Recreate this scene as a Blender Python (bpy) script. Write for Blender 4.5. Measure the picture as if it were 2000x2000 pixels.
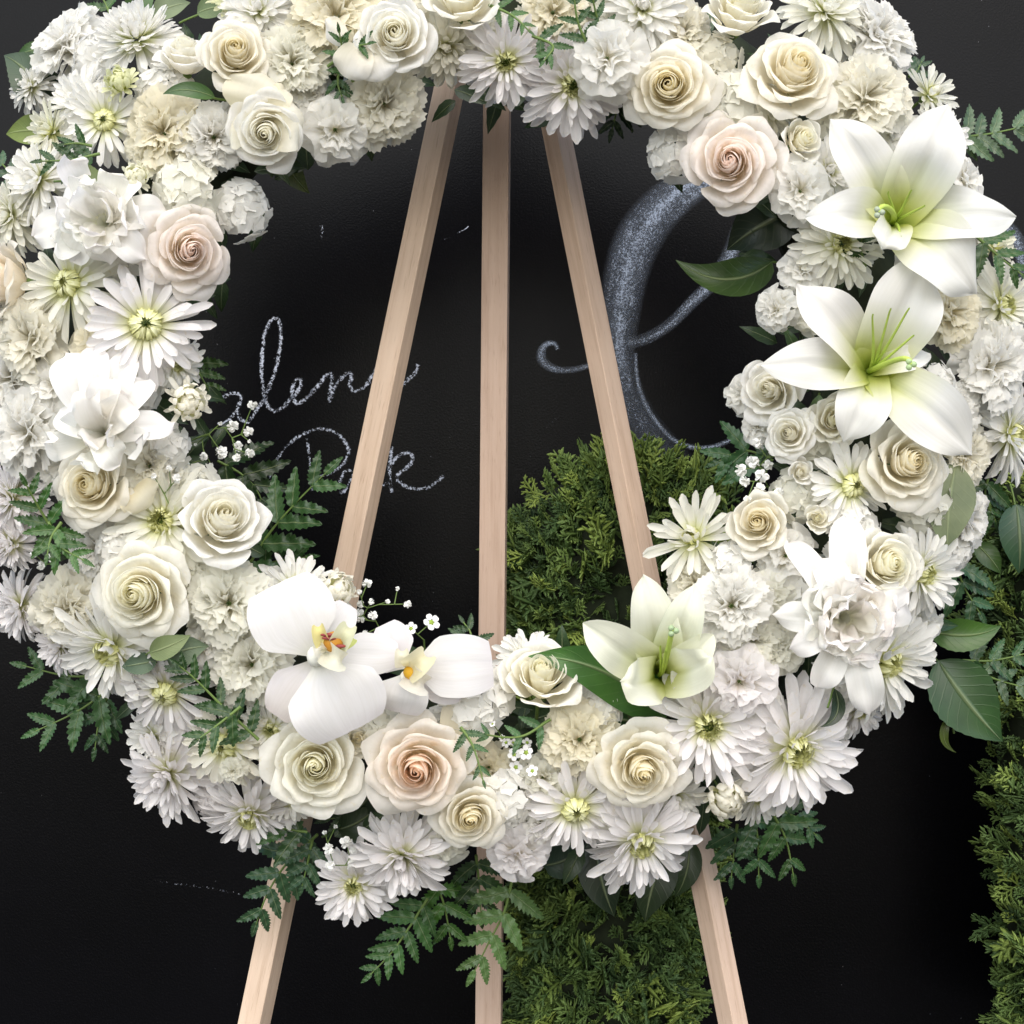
import bpy, math, random
import numpy as np
from mathutils import Matrix, Vector, Quaternion

# ------------------------------------------------------------------ clear
for o in list(bpy.data.objects): bpy.data.objects.remove(o, do_unlink=True)
scene = bpy.context.scene
C = scene.collection
R = math.radians

# ------------------------------------------------------------------ camera
S = 0.00048                 # metres per photo pixel at the wreath plane (y = 0)
D = 1.6                     # camera to wreath plane
ZC = 1.12                   # camera height
cd = bpy.data.cameras.new('camera'); cam = bpy.data.objects.new('camera', cd); C.objects.link(cam)
cam.location = (0, -D, ZC); cam.rotation_euler = (R(90), 0, 0)
cd.sensor_width = 36; cd.lens = 36 * D / (2000 * S); cd.clip_start = 0.05; cd.clip_end = 500
scene.camera = cam
scene.render.resolution_x = scene.render.resolution_y = 1024

# ------------------------------------------------------------------ light
SUN_EL, SUN_AZ = 44, -20    # sun up and a little left of the camera, behind it
w = bpy.data.worlds.new("World"); scene.world = w; w.use_nodes = True
nt = w.node_tree; bg = nt.nodes['Background']
sky = nt.nodes.new('ShaderNodeTexSky'); sky.sky_type = 'NISHITA'; sky.sun_disc = False
sky.sun_elevation = R(SUN_EL); sky.sun_rotation = R(180 + SUN_AZ)
sky.air_density = 1.0; sky.dust_density = 1.6; sky.ozone_density = 0.6
nt.links.new(sky.outputs['Color'], bg.inputs['Color']); bg.inputs['Strength'].default_value = 0.10
sl = bpy.data.lights.new('sun', 'SUN'); sun = bpy.data.objects.new('sun', sl); C.objects.link(sun)
sl.energy = 1.5; sl.angle = R(85); sl.color = (1.0, 0.94, 0.82)
_sd = Vector((math.sin(R(SUN_AZ)) * math.cos(R(SUN_EL)), -math.cos(R(SUN_AZ)) * math.cos(R(SUN_EL)), math.sin(R(SUN_EL))))
sun.rotation_euler = (-_sd).to_track_quat('-Z', 'Y').to_euler(); sun.location = (-2, -3, 5)
vs = scene.view_settings
vs.view_transform = 'Standard'; vs.look = 'None'; vs.gamma = 1; vs.exposure = 1.42; vs.use_curve_mapping = False
cy = scene.cycles
cy.max_bounces = 10; cy.diffuse_bounces = 8; cy.glossy_bounces = 2; cy.transmission_bounces = 4; cy.transparent_max_bounces = 12
cy.caustics_reflective = False; cy.caustics_refractive = False

# ------------------------------------------------------------------ placement
def P(px, py, y=0.0):
    k = S * (D + y) / D
    return Vector(((px - 1000) * k, y, ZC - (py - 1000) * k))
def rad(r, y=0.0): return r * S * (D + y) / D
CX, CY, RR, TW = 960, 755, 735, 270          # wreath ring in photo pixels: centre, radius, half width
def ring_dev(px, py):
    dx, dy = (px - CX), (py - CY); rho = math.hypot(dx, dy)
    return (rho - RR) / TW, dx / rho, -dy / rho
def ring_y(px, py, layer=0.0):
    d, _, _ = ring_dev(px, py)
    return 0.02 - 0.125 * math.sqrt(max(0.0, 1 - min(1, (d * 0.85) ** 2))) - 0.03 * layer

# ------------------------------------------------------------------ mesh helpers
class G:
    """collects grids (nv, nu, 3) and makes ONE mesh of them, with the attributes t (along), s (across), h (tone)"""
    def __init__(self): self.V = []; self.F = []; self.T = []; self.SS = []; self.H = []; self.n = 0
    def grid(self, V, t=None, s=None, h=0.5, close=False):
        V = np.asarray(V, float); nv, nu, _ = V.shape
        if t is None: t = np.repeat(np.linspace(0, 1, nv)[:, None], nu, 1)
        if s is None: s = np.repeat(np.linspace(-1, 1, nu)[None, :], nv, 0)
        idx = np.arange(nv * nu).reshape(nv, nu)
        if close: idx = np.concatenate([idx, idx[:, :1]], 1)
        f = np.stack([idx[:-1, :-1], idx[:-1, 1:], idx[1:, 1:], idx[1:, :-1]], -1).reshape(-1, 4) + self.n
        self.V.append(V.reshape(-1, 3)); self.F.append(f)
        self.T.append(np.broadcast_to(t, (nv, nu)).reshape(-1)); self.SS.append(np.broadcast_to(s, (nv, nu)).reshape(-1))
        self.H.append(np.full(nv * nu, h)); self.n += nv * nu
        return self
    def raw(self, V, F, t, s, h):
        self.V.append(V); self.F.append(F + self.n); self.T.append(t); self.SS.append(s); self.H.append(h); self.n += len(V)
    def tube(self, pts, radii, sides=5, h=0.5):
        pts = np.asarray(pts, float); n = len(pts)
        if np.isscalar(radii): radii = [radii] * n
        tan = np.gradient(pts, axis=0); tan /= np.linalg.norm(tan, axis=1)[:, None] + 1e-12
        ref = np.array([0.31, 0.87, 0.39]); out = np.zeros((n, sides, 3))
        for i in range(n):
            a = np.cross(tan[i], ref); a /= np.linalg.norm(a) + 1e-12; b = np.cross(tan[i], a)
            for j in range(sides):
                an = 2 * math.pi * j / sides
                out[i, j] = pts[i] + radii[i] * (a * math.cos(an) + b * math.sin(an))
        return self.grid(out, h=h, close=True)
    def build(self, name, mat):
        V = np.concatenate(self.V); F = np.concatenate(self.F).astype(np.int32)
        me = bpy.data.meshes.new(name); nf = len(F); k = F.shape[1]
        me.vertices.add(len(V)); me.vertices.foreach_set('co', V.astype(np.float32).ravel())
        me.loops.add(nf * k); me.loops.foreach_set('vertex_index', F.ravel())
        me.polygons.add(nf); me.polygons.foreach_set('loop_start', np.arange(0, nf * k, k, dtype=np.int32))
        me.polygons.foreach_set('use_smooth', np.ones(nf, bool))
        for nm, arr in (('t', self.T), ('s', self.SS), ('h', self.H)):
            a = me.attributes.new(nm, 'FLOAT', 'POINT'); a.data.foreach_set('value', np.concatenate(arr).astype(np.float32))
        me.update(calc_edges=True); me.validate()
        me.materials.append(mat)
        return me

def link(name, me, parent=None, M=None, col=None, kind=None):
    o = bpy.data.objects.new(name, me); C.objects.link(o)
    if parent is not None: o.parent = parent
    if M is not None: o.matrix_basis = M if isinstance(M, Matrix) else Matrix(M.tolist())
    if col is not None: o.color = (*col[:3], 1)
    if kind: o['kind'] = kind
    return o
def tag(o, label=None, cat=None, group=None, kind=None):
    if label: o['label'] = label
    if cat: o['category'] = cat
    if group: o['group'] = group
    if kind: o['kind'] = kind
    return o
def thing(name, loc, label, cat, group=None, M=None):
    o = bpy.data.objects.new(name, None); C.objects.link(o); o.empty_display_size = 0.02
    if M is not None: o.matrix_basis = M
    else: o.location = loc
    return tag(o, label, cat, group)
def face_matrix(loc, f, scale, roll):
    """local +Z looks along f, turned by roll about it; roll 0 keeps local Y near the world's up"""
    f = Vector(f).normalized(); up = Vector((0, 0, 1))
    x = up.cross(f)
    if x.length < 1e-3: x = Vector((1, 0, 0))
    x.normalize(); yv = f.cross(x)
    M = Matrix((x, yv, f)).transposed().to_4x4() @ Matrix.Rotation(roll, 4, 'Z') @ Matrix.Scale(scale, 4)
    M.translation = loc
    return M
def rx(a): c, s = math.cos(a), math.sin(a); return np.array([[1,0,0,0],[0,c,-s,0],[0,s,c,0],[0,0,0,1.0]])
def ry(a): c, s = math.cos(a), math.sin(a); return np.array([[c,0,s,0],[0,1,0,0],[-s,0,c,0],[0,0,0,1.0]])
def rz(a): c, s = math.cos(a), math.sin(a); return np.array([[c,-s,0,0],[s,c,0,0],[0,0,1,0],[0,0,0,1.0]])
def sc(x, y, z): return np.diag([x, y, z, 1.0])
def tr(x, y, z): m = np.eye(4); m[:3, 3] = (x, y, z); return m
def ss(a, b, x): x = np.clip((x - a) / (b - a), 0, 1); return x * x * (3 - 2 * x)
def lerp(a, b, t): return a + (b - a) * t
def lerp3(a, b, t): return tuple(a[i] + (b[i] - a[i]) * t for i in range(3))
def bez(p0, p1, p2, p3, t):
    t = np.asarray(t)[..., None]; p0, p1, p2, p3 = map(lambda p: np.asarray(p, float), (p0, p1, p2, p3))
    return (1-t)**3*p0 + 3*(1-t)**2*t*p1 + 3*(1-t)*t*t*p2 + t**3*p3

# ------------------------------------------------------------------ materials
def new_mat(name):
    m = bpy.data.materials.new(name); m.use_nodes = True
    nt = m.node_tree; b = nt.nodes['Principled BSDF']
    return m, nt, b
def nd(nt, typ, **kw):
    n = nt.nodes.new(typ)
    for k, v in kw.items():
        if k.startswith('i_'): n.inputs[k[2:].replace('_', ' ')].default_value = v
        elif k.startswith('n_'): n.inputs[int(k[2:])].default_value = v
        else: setattr(n, k, v)
    return n
def attr(nt, nm): return nd(nt, 'ShaderNodeAttribute', attribute_name=nm)
def ramp(nt, src, stops, interp='LINEAR'):
    n = nt.nodes.new('ShaderNodeValToRGB'); e = n.color_ramp.elements; n.color_ramp.interpolation = interp
    while len(e) < len(stops): e.new(0.5)
    for el, (p, c) in zip(e, stops):
        el.position = p; el.color = (*c, 1) if len(c) == 3 else c
    nt.links.new(src, n.inputs[0]); return n
def mixc(nt, a, b, fac, blend='MIX'):
    n = nt.nodes.new('ShaderNodeMix'); n.data_type = 'RGBA'; n.blend_type = blend
    for sock, v in ((n.inputs[6], a), (n.inputs[7], b), (n.inputs[0], fac)):
        if hasattr(v, 'is_output'): nt.links.new(v, sock)
        elif isinstance(v, (int, float)): sock.default_value = v
        else: sock.default_value = (*v, 1)
    return n.outputs[2]
def math_(nt, op, a, b=0.0, clamp=False):
    n = nt.nodes.new('ShaderNodeMath'); n.operation = op; n.use_clamp = clamp
    for sock, v in ((n.inputs[0], a), (n.inputs[1], b)):
        if hasattr(v, 'is_output'): nt.links.new(v, sock)
        else: sock.default_value = v
    return n.outputs[0]
def translucent(nt, b, colsock, fac, bump=None):
    out = nt.nodes['Material Output']
    t = nt.nodes.new('ShaderNodeBsdfTranslucent'); nt.links.new(colsock, t.inputs['Color'])
    mx = nt.nodes.new('ShaderNodeMixShader'); mx.inputs[0].default_value = fac
    nt.links.new(b.outputs[0], mx.inputs[1]); nt.links.new(t.outputs[0], mx.inputs[2]); nt.links.new(mx.outputs[0], out.inputs['Surface'])
    if bump is not None: nt.links.new(bump, b.inputs['Normal'])

def petal_material(name, kind):
    m, nt, b = new_mat(name)
    oi = nt.nodes.new('ShaderNodeObjectInfo'); col = oi.outputs['Color']
    t = attr(nt, 't').outputs['Fac']; s = attr(nt, 's').outputs['Fac']
    tc = nt.nodes.new('ShaderNodeTexCoord')
    rough = 0.5
    # veins that run along the petal: noise stretched in (s, t)
    cmb = nt.nodes.new('ShaderNodeCombineXYZ')
    nt.links.new(math_(nt, 'MULTIPLY', s, 9.0), cmb.inputs[0]); nt.links.new(math_(nt, 'MULTIPLY', t, 1.6), cmb.inputs[1])
    nt.links.new(math_(nt, 'MULTIPLY', oi.outputs['Random'], 40.0), cmb.inputs[2])
    vein = nd(nt, 'ShaderNodeTexNoise', i_Scale=1.0, i_Detail=3.0); nt.links.new(cmb.outputs[0], vein.inputs['Vector'])
    vr = ramp(nt, vein.outputs['Fac'], [(0.3, (0.965, 0.965, 0.95)), (0.6, (1, 1, 1))])
    if kind == 'ligule':        # chrysanthemum: greenish foot, white blade
        foot = mixc(nt, (0.80, 0.83, 0.42), (1, 1, 1), ramp(nt, t, [(0.0, (0, 0, 0)), (0.38, (1, 1, 1))]).outputs[0])
        col = mixc(nt, col, foot, 1.0, 'MULTIPLY'); rough = 0.42
    elif kind == 'lily':        # green throat and midrib, white blade
        g1 = ramp(nt, t, [(0.05, (0.42, 0.56, 0.05)), (0.18, (0.72, 0.78, 0.24)), (0.36, (0.93, 0.94, 0.74)), (0.56, (1, 1, 1))])
        mid = math_(nt, 'POWER', math_(nt, 'ABSOLUTE', s), 0.8)
        fade = ramp(nt, t, [(0.15, (1, 1, 1)), (0.62, (0, 0, 0))])
        k = math_(nt, 'MULTIPLY', math_(nt, 'SUBTRACT', 1.0, math_(nt, 'MULTIPLY', mid, 1.5), True), fade.outputs[0])
        c2 = mixc(nt, g1.outputs[0], (0.70, 0.80, 0.16), math_(nt, 'MULTIPLY', k, 0.42))
        col = mixc(nt, col, c2, 1.0, 'MULTIPLY'); rough = 0.40
    elif kind == 'orchid':
        c2 = ramp(nt, t, [(0.0, (0.93, 0.94, 0.80)), (0.25, (1, 1, 1)), (0.8, (1, 0.995, 1)), (1.0, (0.99, 0.965, 0.985))])
        vn = math_(nt, 'ABSOLUTE', math_(nt, 'SUBTRACT', math_(nt, 'FRACT', math_(nt, 'MULTIPLY', s, 5.5)), 0.5))
        col = mixc(nt, col, c2.outputs[0], 1.0, 'MULTIPLY'); col = mixc(nt, col, ramp(nt, vn, [(0.0, (0.98, 0.975, 0.98)), (0.10, (1, 1, 1))]).outputs[0], 1.0, 'MULTIPLY'); rough = 0.45
    elif kind == 'ruffle':      # carnation: creamier foot
        c2 = ramp(nt, t, [(0.1, (0.97, 0.93, 0.78)), (0.7, (1, 1, 1))])
        col = mixc(nt, col, c2.outputs[0], 1.0, 'MULTIPLY'); rough = 0.6
    elif kind == 'rose':        # a trace of warm foot, thin paler rim, some browned specks
        c2 = ramp(nt, t, [(0.2, (0.98, 0.94, 0.82)), (0.75, (1, 1, 1))])
        col = mixc(nt, col, c2.outputs[0], 1.0, 'MULTIPLY'); rough = 0.5
    col = mixc(nt, col, vr.outputs[0], 1.0, 'MULTIPLY')
    spot = nd(nt, 'ShaderNodeTexNoise', i_Scale=9.0, i_Detail=2.0); nt.links.new(tc.outputs['Object'], spot.inputs['Vector'])
    sp = ramp(nt, spot.outputs['Fac'], [(0.62, (1, 1, 1)), (0.78, (0.94, 0.90, 0.80))])
    col = mixc(nt, col, sp.outputs[0], 1.0, 'MULTIPLY')
    bp = nd(nt, 'ShaderNodeBump', i_Strength=0.05 if kind in ('orchid', 'lily') else 0.10, i_Distance=0.02)
    nt.links.new(vein.outputs['Fac'], bp.inputs['Height'])
    nt.links.new(col, b.inputs['Base Color']); b.inputs['Roughness'].default_value = rough
    b.inputs['Specular IOR Level'].default_value = 0.3
    translucent(nt, b, col, {'rose': 0.54, 'ruffle': 0.58, 'plain': 0.52, 'ligule': 0.48}.get(kind, 0.40), bp.outputs[0])
    return m
M_ROSE = petal_material('rose_petal', 'rose'); M_LIG = petal_material('chrysanthemum_petal', 'ligule')
M_RUF = petal_material('carnation_petal', 'ruffle'); M_LILY = petal_material('lily_petal', 'lily')
M_ORC = petal_material('orchid_petal', 'orchid'); M_PLAIN = petal_material('hydrangea_petal', 'plain')

def simple(name, col, rough=0.5, spec=0.3, objcol=False, noise=None, trans=0.0):
    m, nt, b = new_mat(name)
    if objcol: c = nt.nodes.new('ShaderNodeObjectInfo').outputs['Color']
    else:
        r = nt.nodes.new('ShaderNodeRGB'); r.outputs[0].default_value = (*col, 1); c = r.outputs[0]
    if noise:
        tc = nt.nodes.new('ShaderNodeTexCoord'); n = nd(nt, 'ShaderNodeTexNoise', i_Scale=noise[0], i_Detail=3.0)
        nt.links.new(tc.outputs['Object'], n.inputs['Vector'])
        k = ramp(nt, n.outputs['Fac'], [(0.3, (noise[1],) * 3), (0.7, (1, 1, 1))])
        c = mixc(nt, c, k.outputs[0], 1.0, 'MULTIPLY')
    nt.links.new(c, b.inputs['Base Color']); b.inputs['Roughness'].default_value = rough; b.inputs['Specular IOR Level'].default_value = spec
    if trans: translucent(nt, b, c, trans)
    return m
M_STEM = simple('green_stem', (0.13, 0.20, 0.05), 0.5, noise=(30, 0.7))
M_OBJ = simple('small_flower', (1, 1, 1), 0.5, objcol=True, noise=(40, 0.85), trans=0.15)
# disc florets: tone by h (0 = deep green-brown eye, 1 = pale tips)
M_DISC, nt, b = new_mat('disc_florets')
_c = ramp(nt, attr(nt, 't').outputs['Fac'], [(0.0, (0.36, 0.37, 0.10)), (0.5, (0.70, 0.70, 0.36)), (1.0, (0.87, 0.87, 0.66))])
_o = nt.nodes.new('ShaderNodeObjectInfo').outputs['Color']
_cc = mixc(nt, _c.outputs[0], _o, 1.0, 'MULTIPLY')
nt.links.new(_cc, b.inputs['Base Color']); b.inputs['Roughness'].default_value = 0.5; translucent(nt, b, _cc, 0.15)
# leaf: object colour, paler midrib and side veins, blotches, waxy
def leaf_material(name, rough, veins):
    m, nt, b = new_mat(name)
    oi = nt.nodes.new('ShaderNodeObjectInfo'); c = oi.outputs['Color']
    t = attr(nt, 't').outputs['Fac']; s = attr(nt, 's').outputs['Fac']; sa = math_(nt, 'ABSOLUTE', s)
    mid = ramp(nt, sa, [(0.0, (1, 1, 1)), (0.10, (0, 0, 0))]).outputs[0]
    ang = math_(nt, 'SUBTRACT', math_(nt, 'MULTIPLY', t, veins), math_(nt, 'MULTIPLY', sa, veins * 0.22))
    sv = ramp(nt, math_(nt, 'ABSOLUTE', math_(nt, 'SUBTRACT', math_(nt, 'FRACT', ang), 0.5)), [(0.0, (1, 1, 1)), (0.09, (0, 0, 0))]).outputs[0]
    v = math_(nt, 'MAXIMUM', math_(nt, 'MULTIPLY', mid, 0.75), math_(nt, 'MULTIPLY', sv, 0.06))
    tc = nt.nodes.new('ShaderNodeTexCoord'); n = nd(nt, 'ShaderNodeTexNoise', i_Scale=35.0, i_Detail=4.0)
    nt.links.new(tc.outputs['Object'], n.inputs['Vector'])
    k = ramp(nt, n.outputs['Fac'], [(0.3, (0.62, 0.68, 0.6)), (0.7, (1.12, 1.1, 1.0))])
    c1 = mixc(nt, c, k.outputs[0], 1.0, 'MULTIPLY')
    pale = mixc(nt, c, (0.42, 0.48, 0.26), 0.55)
    col = mixc(nt, c1, pale, v)
    bp = nd(nt, 'ShaderNodeBump', i_Strength=0.5, i_Distance=0.004); nt.links.new(v, bp.inputs['Height']); bp.invert = True
    nt.links.new(col, b.inputs['Base Color']); b.inputs['Roughness'].default_value = rough; b.inputs['Specular IOR Level'].default_value = 0.45
    translucent(nt, b, col, 0.14, bp.outputs[0])
    return m
M_LEAF = leaf_material('leaf_green', 0.36, 9.0); M_FERN = leaf_material('fern_green', 0.34, 7.0); M_MATTE = leaf_material('leaf_underside', 0.6, 9.0)
# conifer scale foliage
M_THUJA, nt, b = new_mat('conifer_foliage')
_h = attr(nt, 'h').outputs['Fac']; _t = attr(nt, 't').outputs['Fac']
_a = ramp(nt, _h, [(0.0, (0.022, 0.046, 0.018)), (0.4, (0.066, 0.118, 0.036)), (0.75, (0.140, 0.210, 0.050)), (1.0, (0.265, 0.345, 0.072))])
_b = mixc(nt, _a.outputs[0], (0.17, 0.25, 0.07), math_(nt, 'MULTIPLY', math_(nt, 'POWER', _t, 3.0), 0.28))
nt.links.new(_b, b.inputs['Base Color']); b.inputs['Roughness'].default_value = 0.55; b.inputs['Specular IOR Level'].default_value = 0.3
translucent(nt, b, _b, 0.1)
# wood
M_WOOD, nt, b = new_mat('bare_wood')
tc = nt.nodes.new('ShaderNodeTexCoord'); mp = nd(nt, 'ShaderNodeMapping'); mp.inputs['Scale'].default_value = (70, 70, 3.2)
nt.links.new(tc.outputs['Object'], mp.inputs['Vector'])
n1 = nd(nt, 'ShaderNodeTexNoise', i_Scale=1.6, i_Detail=6.0, i_Roughness=0.65); nt.links.new(mp.outputs[0], n1.inputs['Vector'])
n2 = nd(nt, 'ShaderNodeTexNoise', i_Scale=9.0, i_Detail=2.0); nt.links.new(tc.outputs['Object'], n2.inputs['Vector'])
mp3 = nd(nt, 'ShaderNodeMapping'); mp3.inputs['Scale'].default_value = (900, 900, 45); nt.links.new(tc.outputs['Object'], mp3.inputs['Vector'])
n3 = nd(nt, 'ShaderNodeTexNoise', i_Scale=1.0, i_Detail=2.0); nt.links.new(mp3.outputs[0], n3.inputs['Vector'])
oi = nt.nodes.new('ShaderNodeObjectInfo')
wc = ramp(nt, n1.outputs['Fac'], [(0.28, (0.76, 0.71, 0.67)), (0.48, (0.95, 0.935, 0.92)), (0.62, (1.0, 1.0, 1.0))])
wc2 = ramp(nt, n2.outputs['Fac'], [(0.35, (0.90, 0.87, 0.85)), (0.65, (1.03, 1.0, 0.98))])
wc3 = ramp(nt, n3.outputs['Fac'], [(0.30, (0.72, 0.68, 0.66)), (0.38, (1, 1, 1))])
c = mixc(nt, mixc(nt, mixc(nt, oi.outputs['Color'], wc.outputs[0], 1.0, 'MULTIPLY'), wc2.outputs[0], 1.0, 'MULTIPLY'), wc3.outputs[0], 0.7, 'MULTIPLY')
bp = nd(nt, 'ShaderNodeBump', i_Strength=0.25, i_Distance=0.002); nt.links.new(n1.outputs['Fac'], bp.inputs['Height']); nt.links.new(bp.outputs[0], b.inputs['Normal'])
nt.links.new(c, b.inputs['Base Color']); b.inputs['Roughness'].default_value = 0.6; b.inputs['Specular IOR Level'].default_value = 0.25
# chalkboard: black paint with chalk dust and specks
M_BOARD, nt, b = new_mat('chalkboard_paint')
tc = nt.nodes.new('ShaderNodeTexCoord'); ob = tc.outputs['Object']
n1 = nd(nt, 'ShaderNodeTexNoise', i_Scale=2.6, i_Detail=4.0, i_Roughness=0.6); nt.links.new(ob, n1.inputs['Vector'])
n2 = nd(nt, 'ShaderNodeTexNoise', i_Scale=420.0, i_Detail=2.0); nt.links.new(ob, n2.inputs['Vector'])
vo = nd(nt, 'ShaderNodeTexVoronoi', i_Scale=85.0); nt.links.new(ob, vo.inputs['Vector'])
dm = nd(nt, 'ShaderNodeTexNoise', i_Scale=5.0, i_Detail=3.0); nt.links.new(ob, dm.inputs['Vector'])
spk = math_(nt, 'LESS_THAN', vo.outputs['Distance'], math_(nt, 'MULTIPLY', math_(nt, 'SUBTRACT', dm.outputs['Fac'], 0.44), 0.30))
rnd = nt.nodes.new('ShaderNodeSeparateColor'); nt.links.new(vo.outputs['Color'], rnd.inputs[0])
spk = math_(nt, 'MULTIPLY', spk, math_(nt, 'GREATER_THAN', rnd.outputs[0], 0.62))
c0 = ramp(nt, n1.outputs['Fac'], [(0.35, (0.0006, 0.0006, 0.0009)), (0.70, (0.0022, 0.0022, 0.0032))])
c1 = mixc(nt, c0.outputs[0], (0.009, 0.009, 0.011), math_(nt, 'MULTIPLY', ramp(nt, n2.outputs['Fac'], [(0.55, (0, 0, 0)), (0.75, (1, 1, 1))]).outputs[0], 0.35))
c2 = mixc(nt, c1, (0.20, 0.20, 0.22), math_(nt, 'MULTIPLY', spk, 0.75))
nt.links.new(c2, b.inputs['Base Color']); b.inputs['Roughness'].default_value = 0.28; b.inputs['Specular IOR Level'].default_value = 0.10
bp = nd(nt, 'ShaderNodeBump', i_Strength=0.25, i_Distance=0.0008); nt.links.new(n2.outputs['Fac'], bp.inputs['Height']); nt.links.new(bp.outputs[0], b.inputs['Normal'])
# chalk: grains left on the board; t holds how densely the chalk covers
def chalk_material(name, scale, colr, haze=0.0, rng=(0.47, 0.66)):
    m, nt, b = new_mat(name)
    tc = nt.nodes.new('ShaderNodeTexCoord'); n = nd(nt, 'ShaderNodeTexNoise', i_Scale=scale, i_Detail=3.0, i_Roughness=0.7)
    nt.links.new(tc.outputs['Object'], n.inputs['Vector'])
    big = nd(nt, 'ShaderNodeTexNoise', i_Scale=scale * 0.09, i_Detail=2.0); nt.links.new(tc.outputs['Object'], big.inputs['Vector'])
    h = attr(nt, 't').outputs['Fac']
    if haze:
        sx = nt.nodes.new('ShaderNodeCombineXYZ'); nt.links.new(math_(nt, 'MULTIPLY', attr(nt, 's').outputs['Fac'], 2.2), sx.inputs[0])
        st = nd(nt, 'ShaderNodeTexNoise', i_Scale=1.0, i_Detail=3.0); va = nt.nodes.new('ShaderNodeVectorMath'); va.operation = 'MULTIPLY_ADD'
        nt.links.new(tc.outputs['Object'], va.inputs[0]); va.inputs[1].default_value = (14, 14, 14); nt.links.new(sx.outputs[0], va.inputs[2]); nt.links.new(va.outputs[0], st.inputs['Vector'])
        h = math_(nt, 'MULTIPLY', h, ramp(nt, st.outputs['Fac'], [(0.32, (0.72, 0.72, 0.72)), (0.62, (1.05, 1.05, 1.05))]).outputs[0])
    thr = math_(nt, 'SUBTRACT', math_(nt, 'SUBTRACT', 0.80, math_(nt, 'MULTIPLY', h, 0.34)), math_(nt, 'MULTIPLY', math_(nt, 'SUBTRACT', big.outputs['Fac'], 0.5), 0.22))
    al = ramp(nt, math_(nt, 'SUBTRACT', n.outputs['Fac'], math_(nt, 'SUBTRACT', thr, 0.5)), [(rng[0], (0, 0, 0)), (rng[1], (1, 1, 1))]).outputs[0]
    al = math_(nt, 'MAXIMUM', al, math_(nt, 'MULTIPLY', h, haze))
    b.inputs['Base Color'].default_value = (*colr, 1); b.inputs['Roughness'].default_value = 0.9; b.inputs['Specular IOR Level'].default_value = 0.05
    tp = nt.nodes.new('ShaderNodeBsdfTransparent'); mx = nt.nodes.new('ShaderNodeMixShader'); out = nt.nodes['Material Output']
    nt.links.new(al, mx.inputs[0]); nt.links.new(tp.outputs[0], mx.inputs[1]); nt.links.new(b.outputs[0], mx.inputs[2]); nt.links.new(mx.outputs[0], out.inputs['Surface'])
    return m
M_CHALK = chalk_material('chalk_line', 420.0, (0.50, 0.53, 0.62)); M_CHALKB = chalk_material('chalk_rubbed', 560.0, (0.33, 0.38, 0.47), 0.14, (0.42, 0.78))
M_RING = simple('wreath_moss', (0.020, 0.028, 0.012), 0.9, noise=(60, 0.4))
M_GROUND = simple('dark_paving', (0.10, 0.098, 0.095), 0.85, noise=(6, 0.75))
# ------------------------------------------------------------------ petals and flowers (unit radius, facing +Z)
def ligule(seed, W=0.10, bend=0.0, cup=0.5, tip=5.0, notch=0.0):
    """a strap petal along +X from 0 to 1; bend > 0 curls the tip up"""
    r = np.random.RandomState(seed); nv, nu = 9, 5
    v = (np.linspace(0, 1, nv) ** 0.78)[:, None]; s = np.linspace(-1, 1, nu)[None, :]
    hw = W * (0.42 + 0.58 * np.sin(np.clip(v * 1.75, 0, math.pi * 0.62))) * np.clip(1 - v ** tip * 0.985, 0, 1) ** 0.40
    a = bend * v ** 1.5; dv = np.diff(v, axis=0)
    x = np.concatenate([[[0]], np.cumsum(np.cos(a[1:]) * dv, 0)]); z = np.concatenate([[[0]], np.cumsum(np.sin(a[1:]) * dv, 0)])
    tw = r.uniform(-0.35, 0.35) * v
    prof = np.array([0.62, 0.10, 0.20, 0.10, 0.62])[None, :] * W * cup * (0.5 + 0.5 * v) * 1.2
    yy = s * hw; zz = prof * (hw / W)
    Y = yy * np.cos(tw) - zz * np.sin(tw) + r.uniform(-0.05, 0.05) * v ** 2; Z = z + zz * np.cos(tw) + yy * np.sin(tw)
    X = x - notch * (s ** 2) * v ** 6 * 0.04 - np.sin(a) * zz
    return G().grid(np.stack([X + 0 * Y, Y, Z], -1))
LIG = {}
def lig(style, i):
    k = (style, i)
    if k not in LIG:
        p = {'flat': (0.112, -0.12), 'arch': (0.112, -0.42), 'up': (0.106, 0.35), 'in': (0.140, 1.0), 'curl': (0.145, 1.9), 'thin': (0.092, 0.05)}[style]
        r = random.Random(i * 7 + len(style))
        LIG[k] = ligule(i * 13 + 5 + len(style), p[0] * r.uniform(0.88, 1.16), p[1] + r.uniform(-0.18, 0.18), r.uniform(0.5, 0.95), r.choice([7, 9, 11, 14])).build('petal', M_LIG)
    return LIG[k]
DISC = {}
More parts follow.
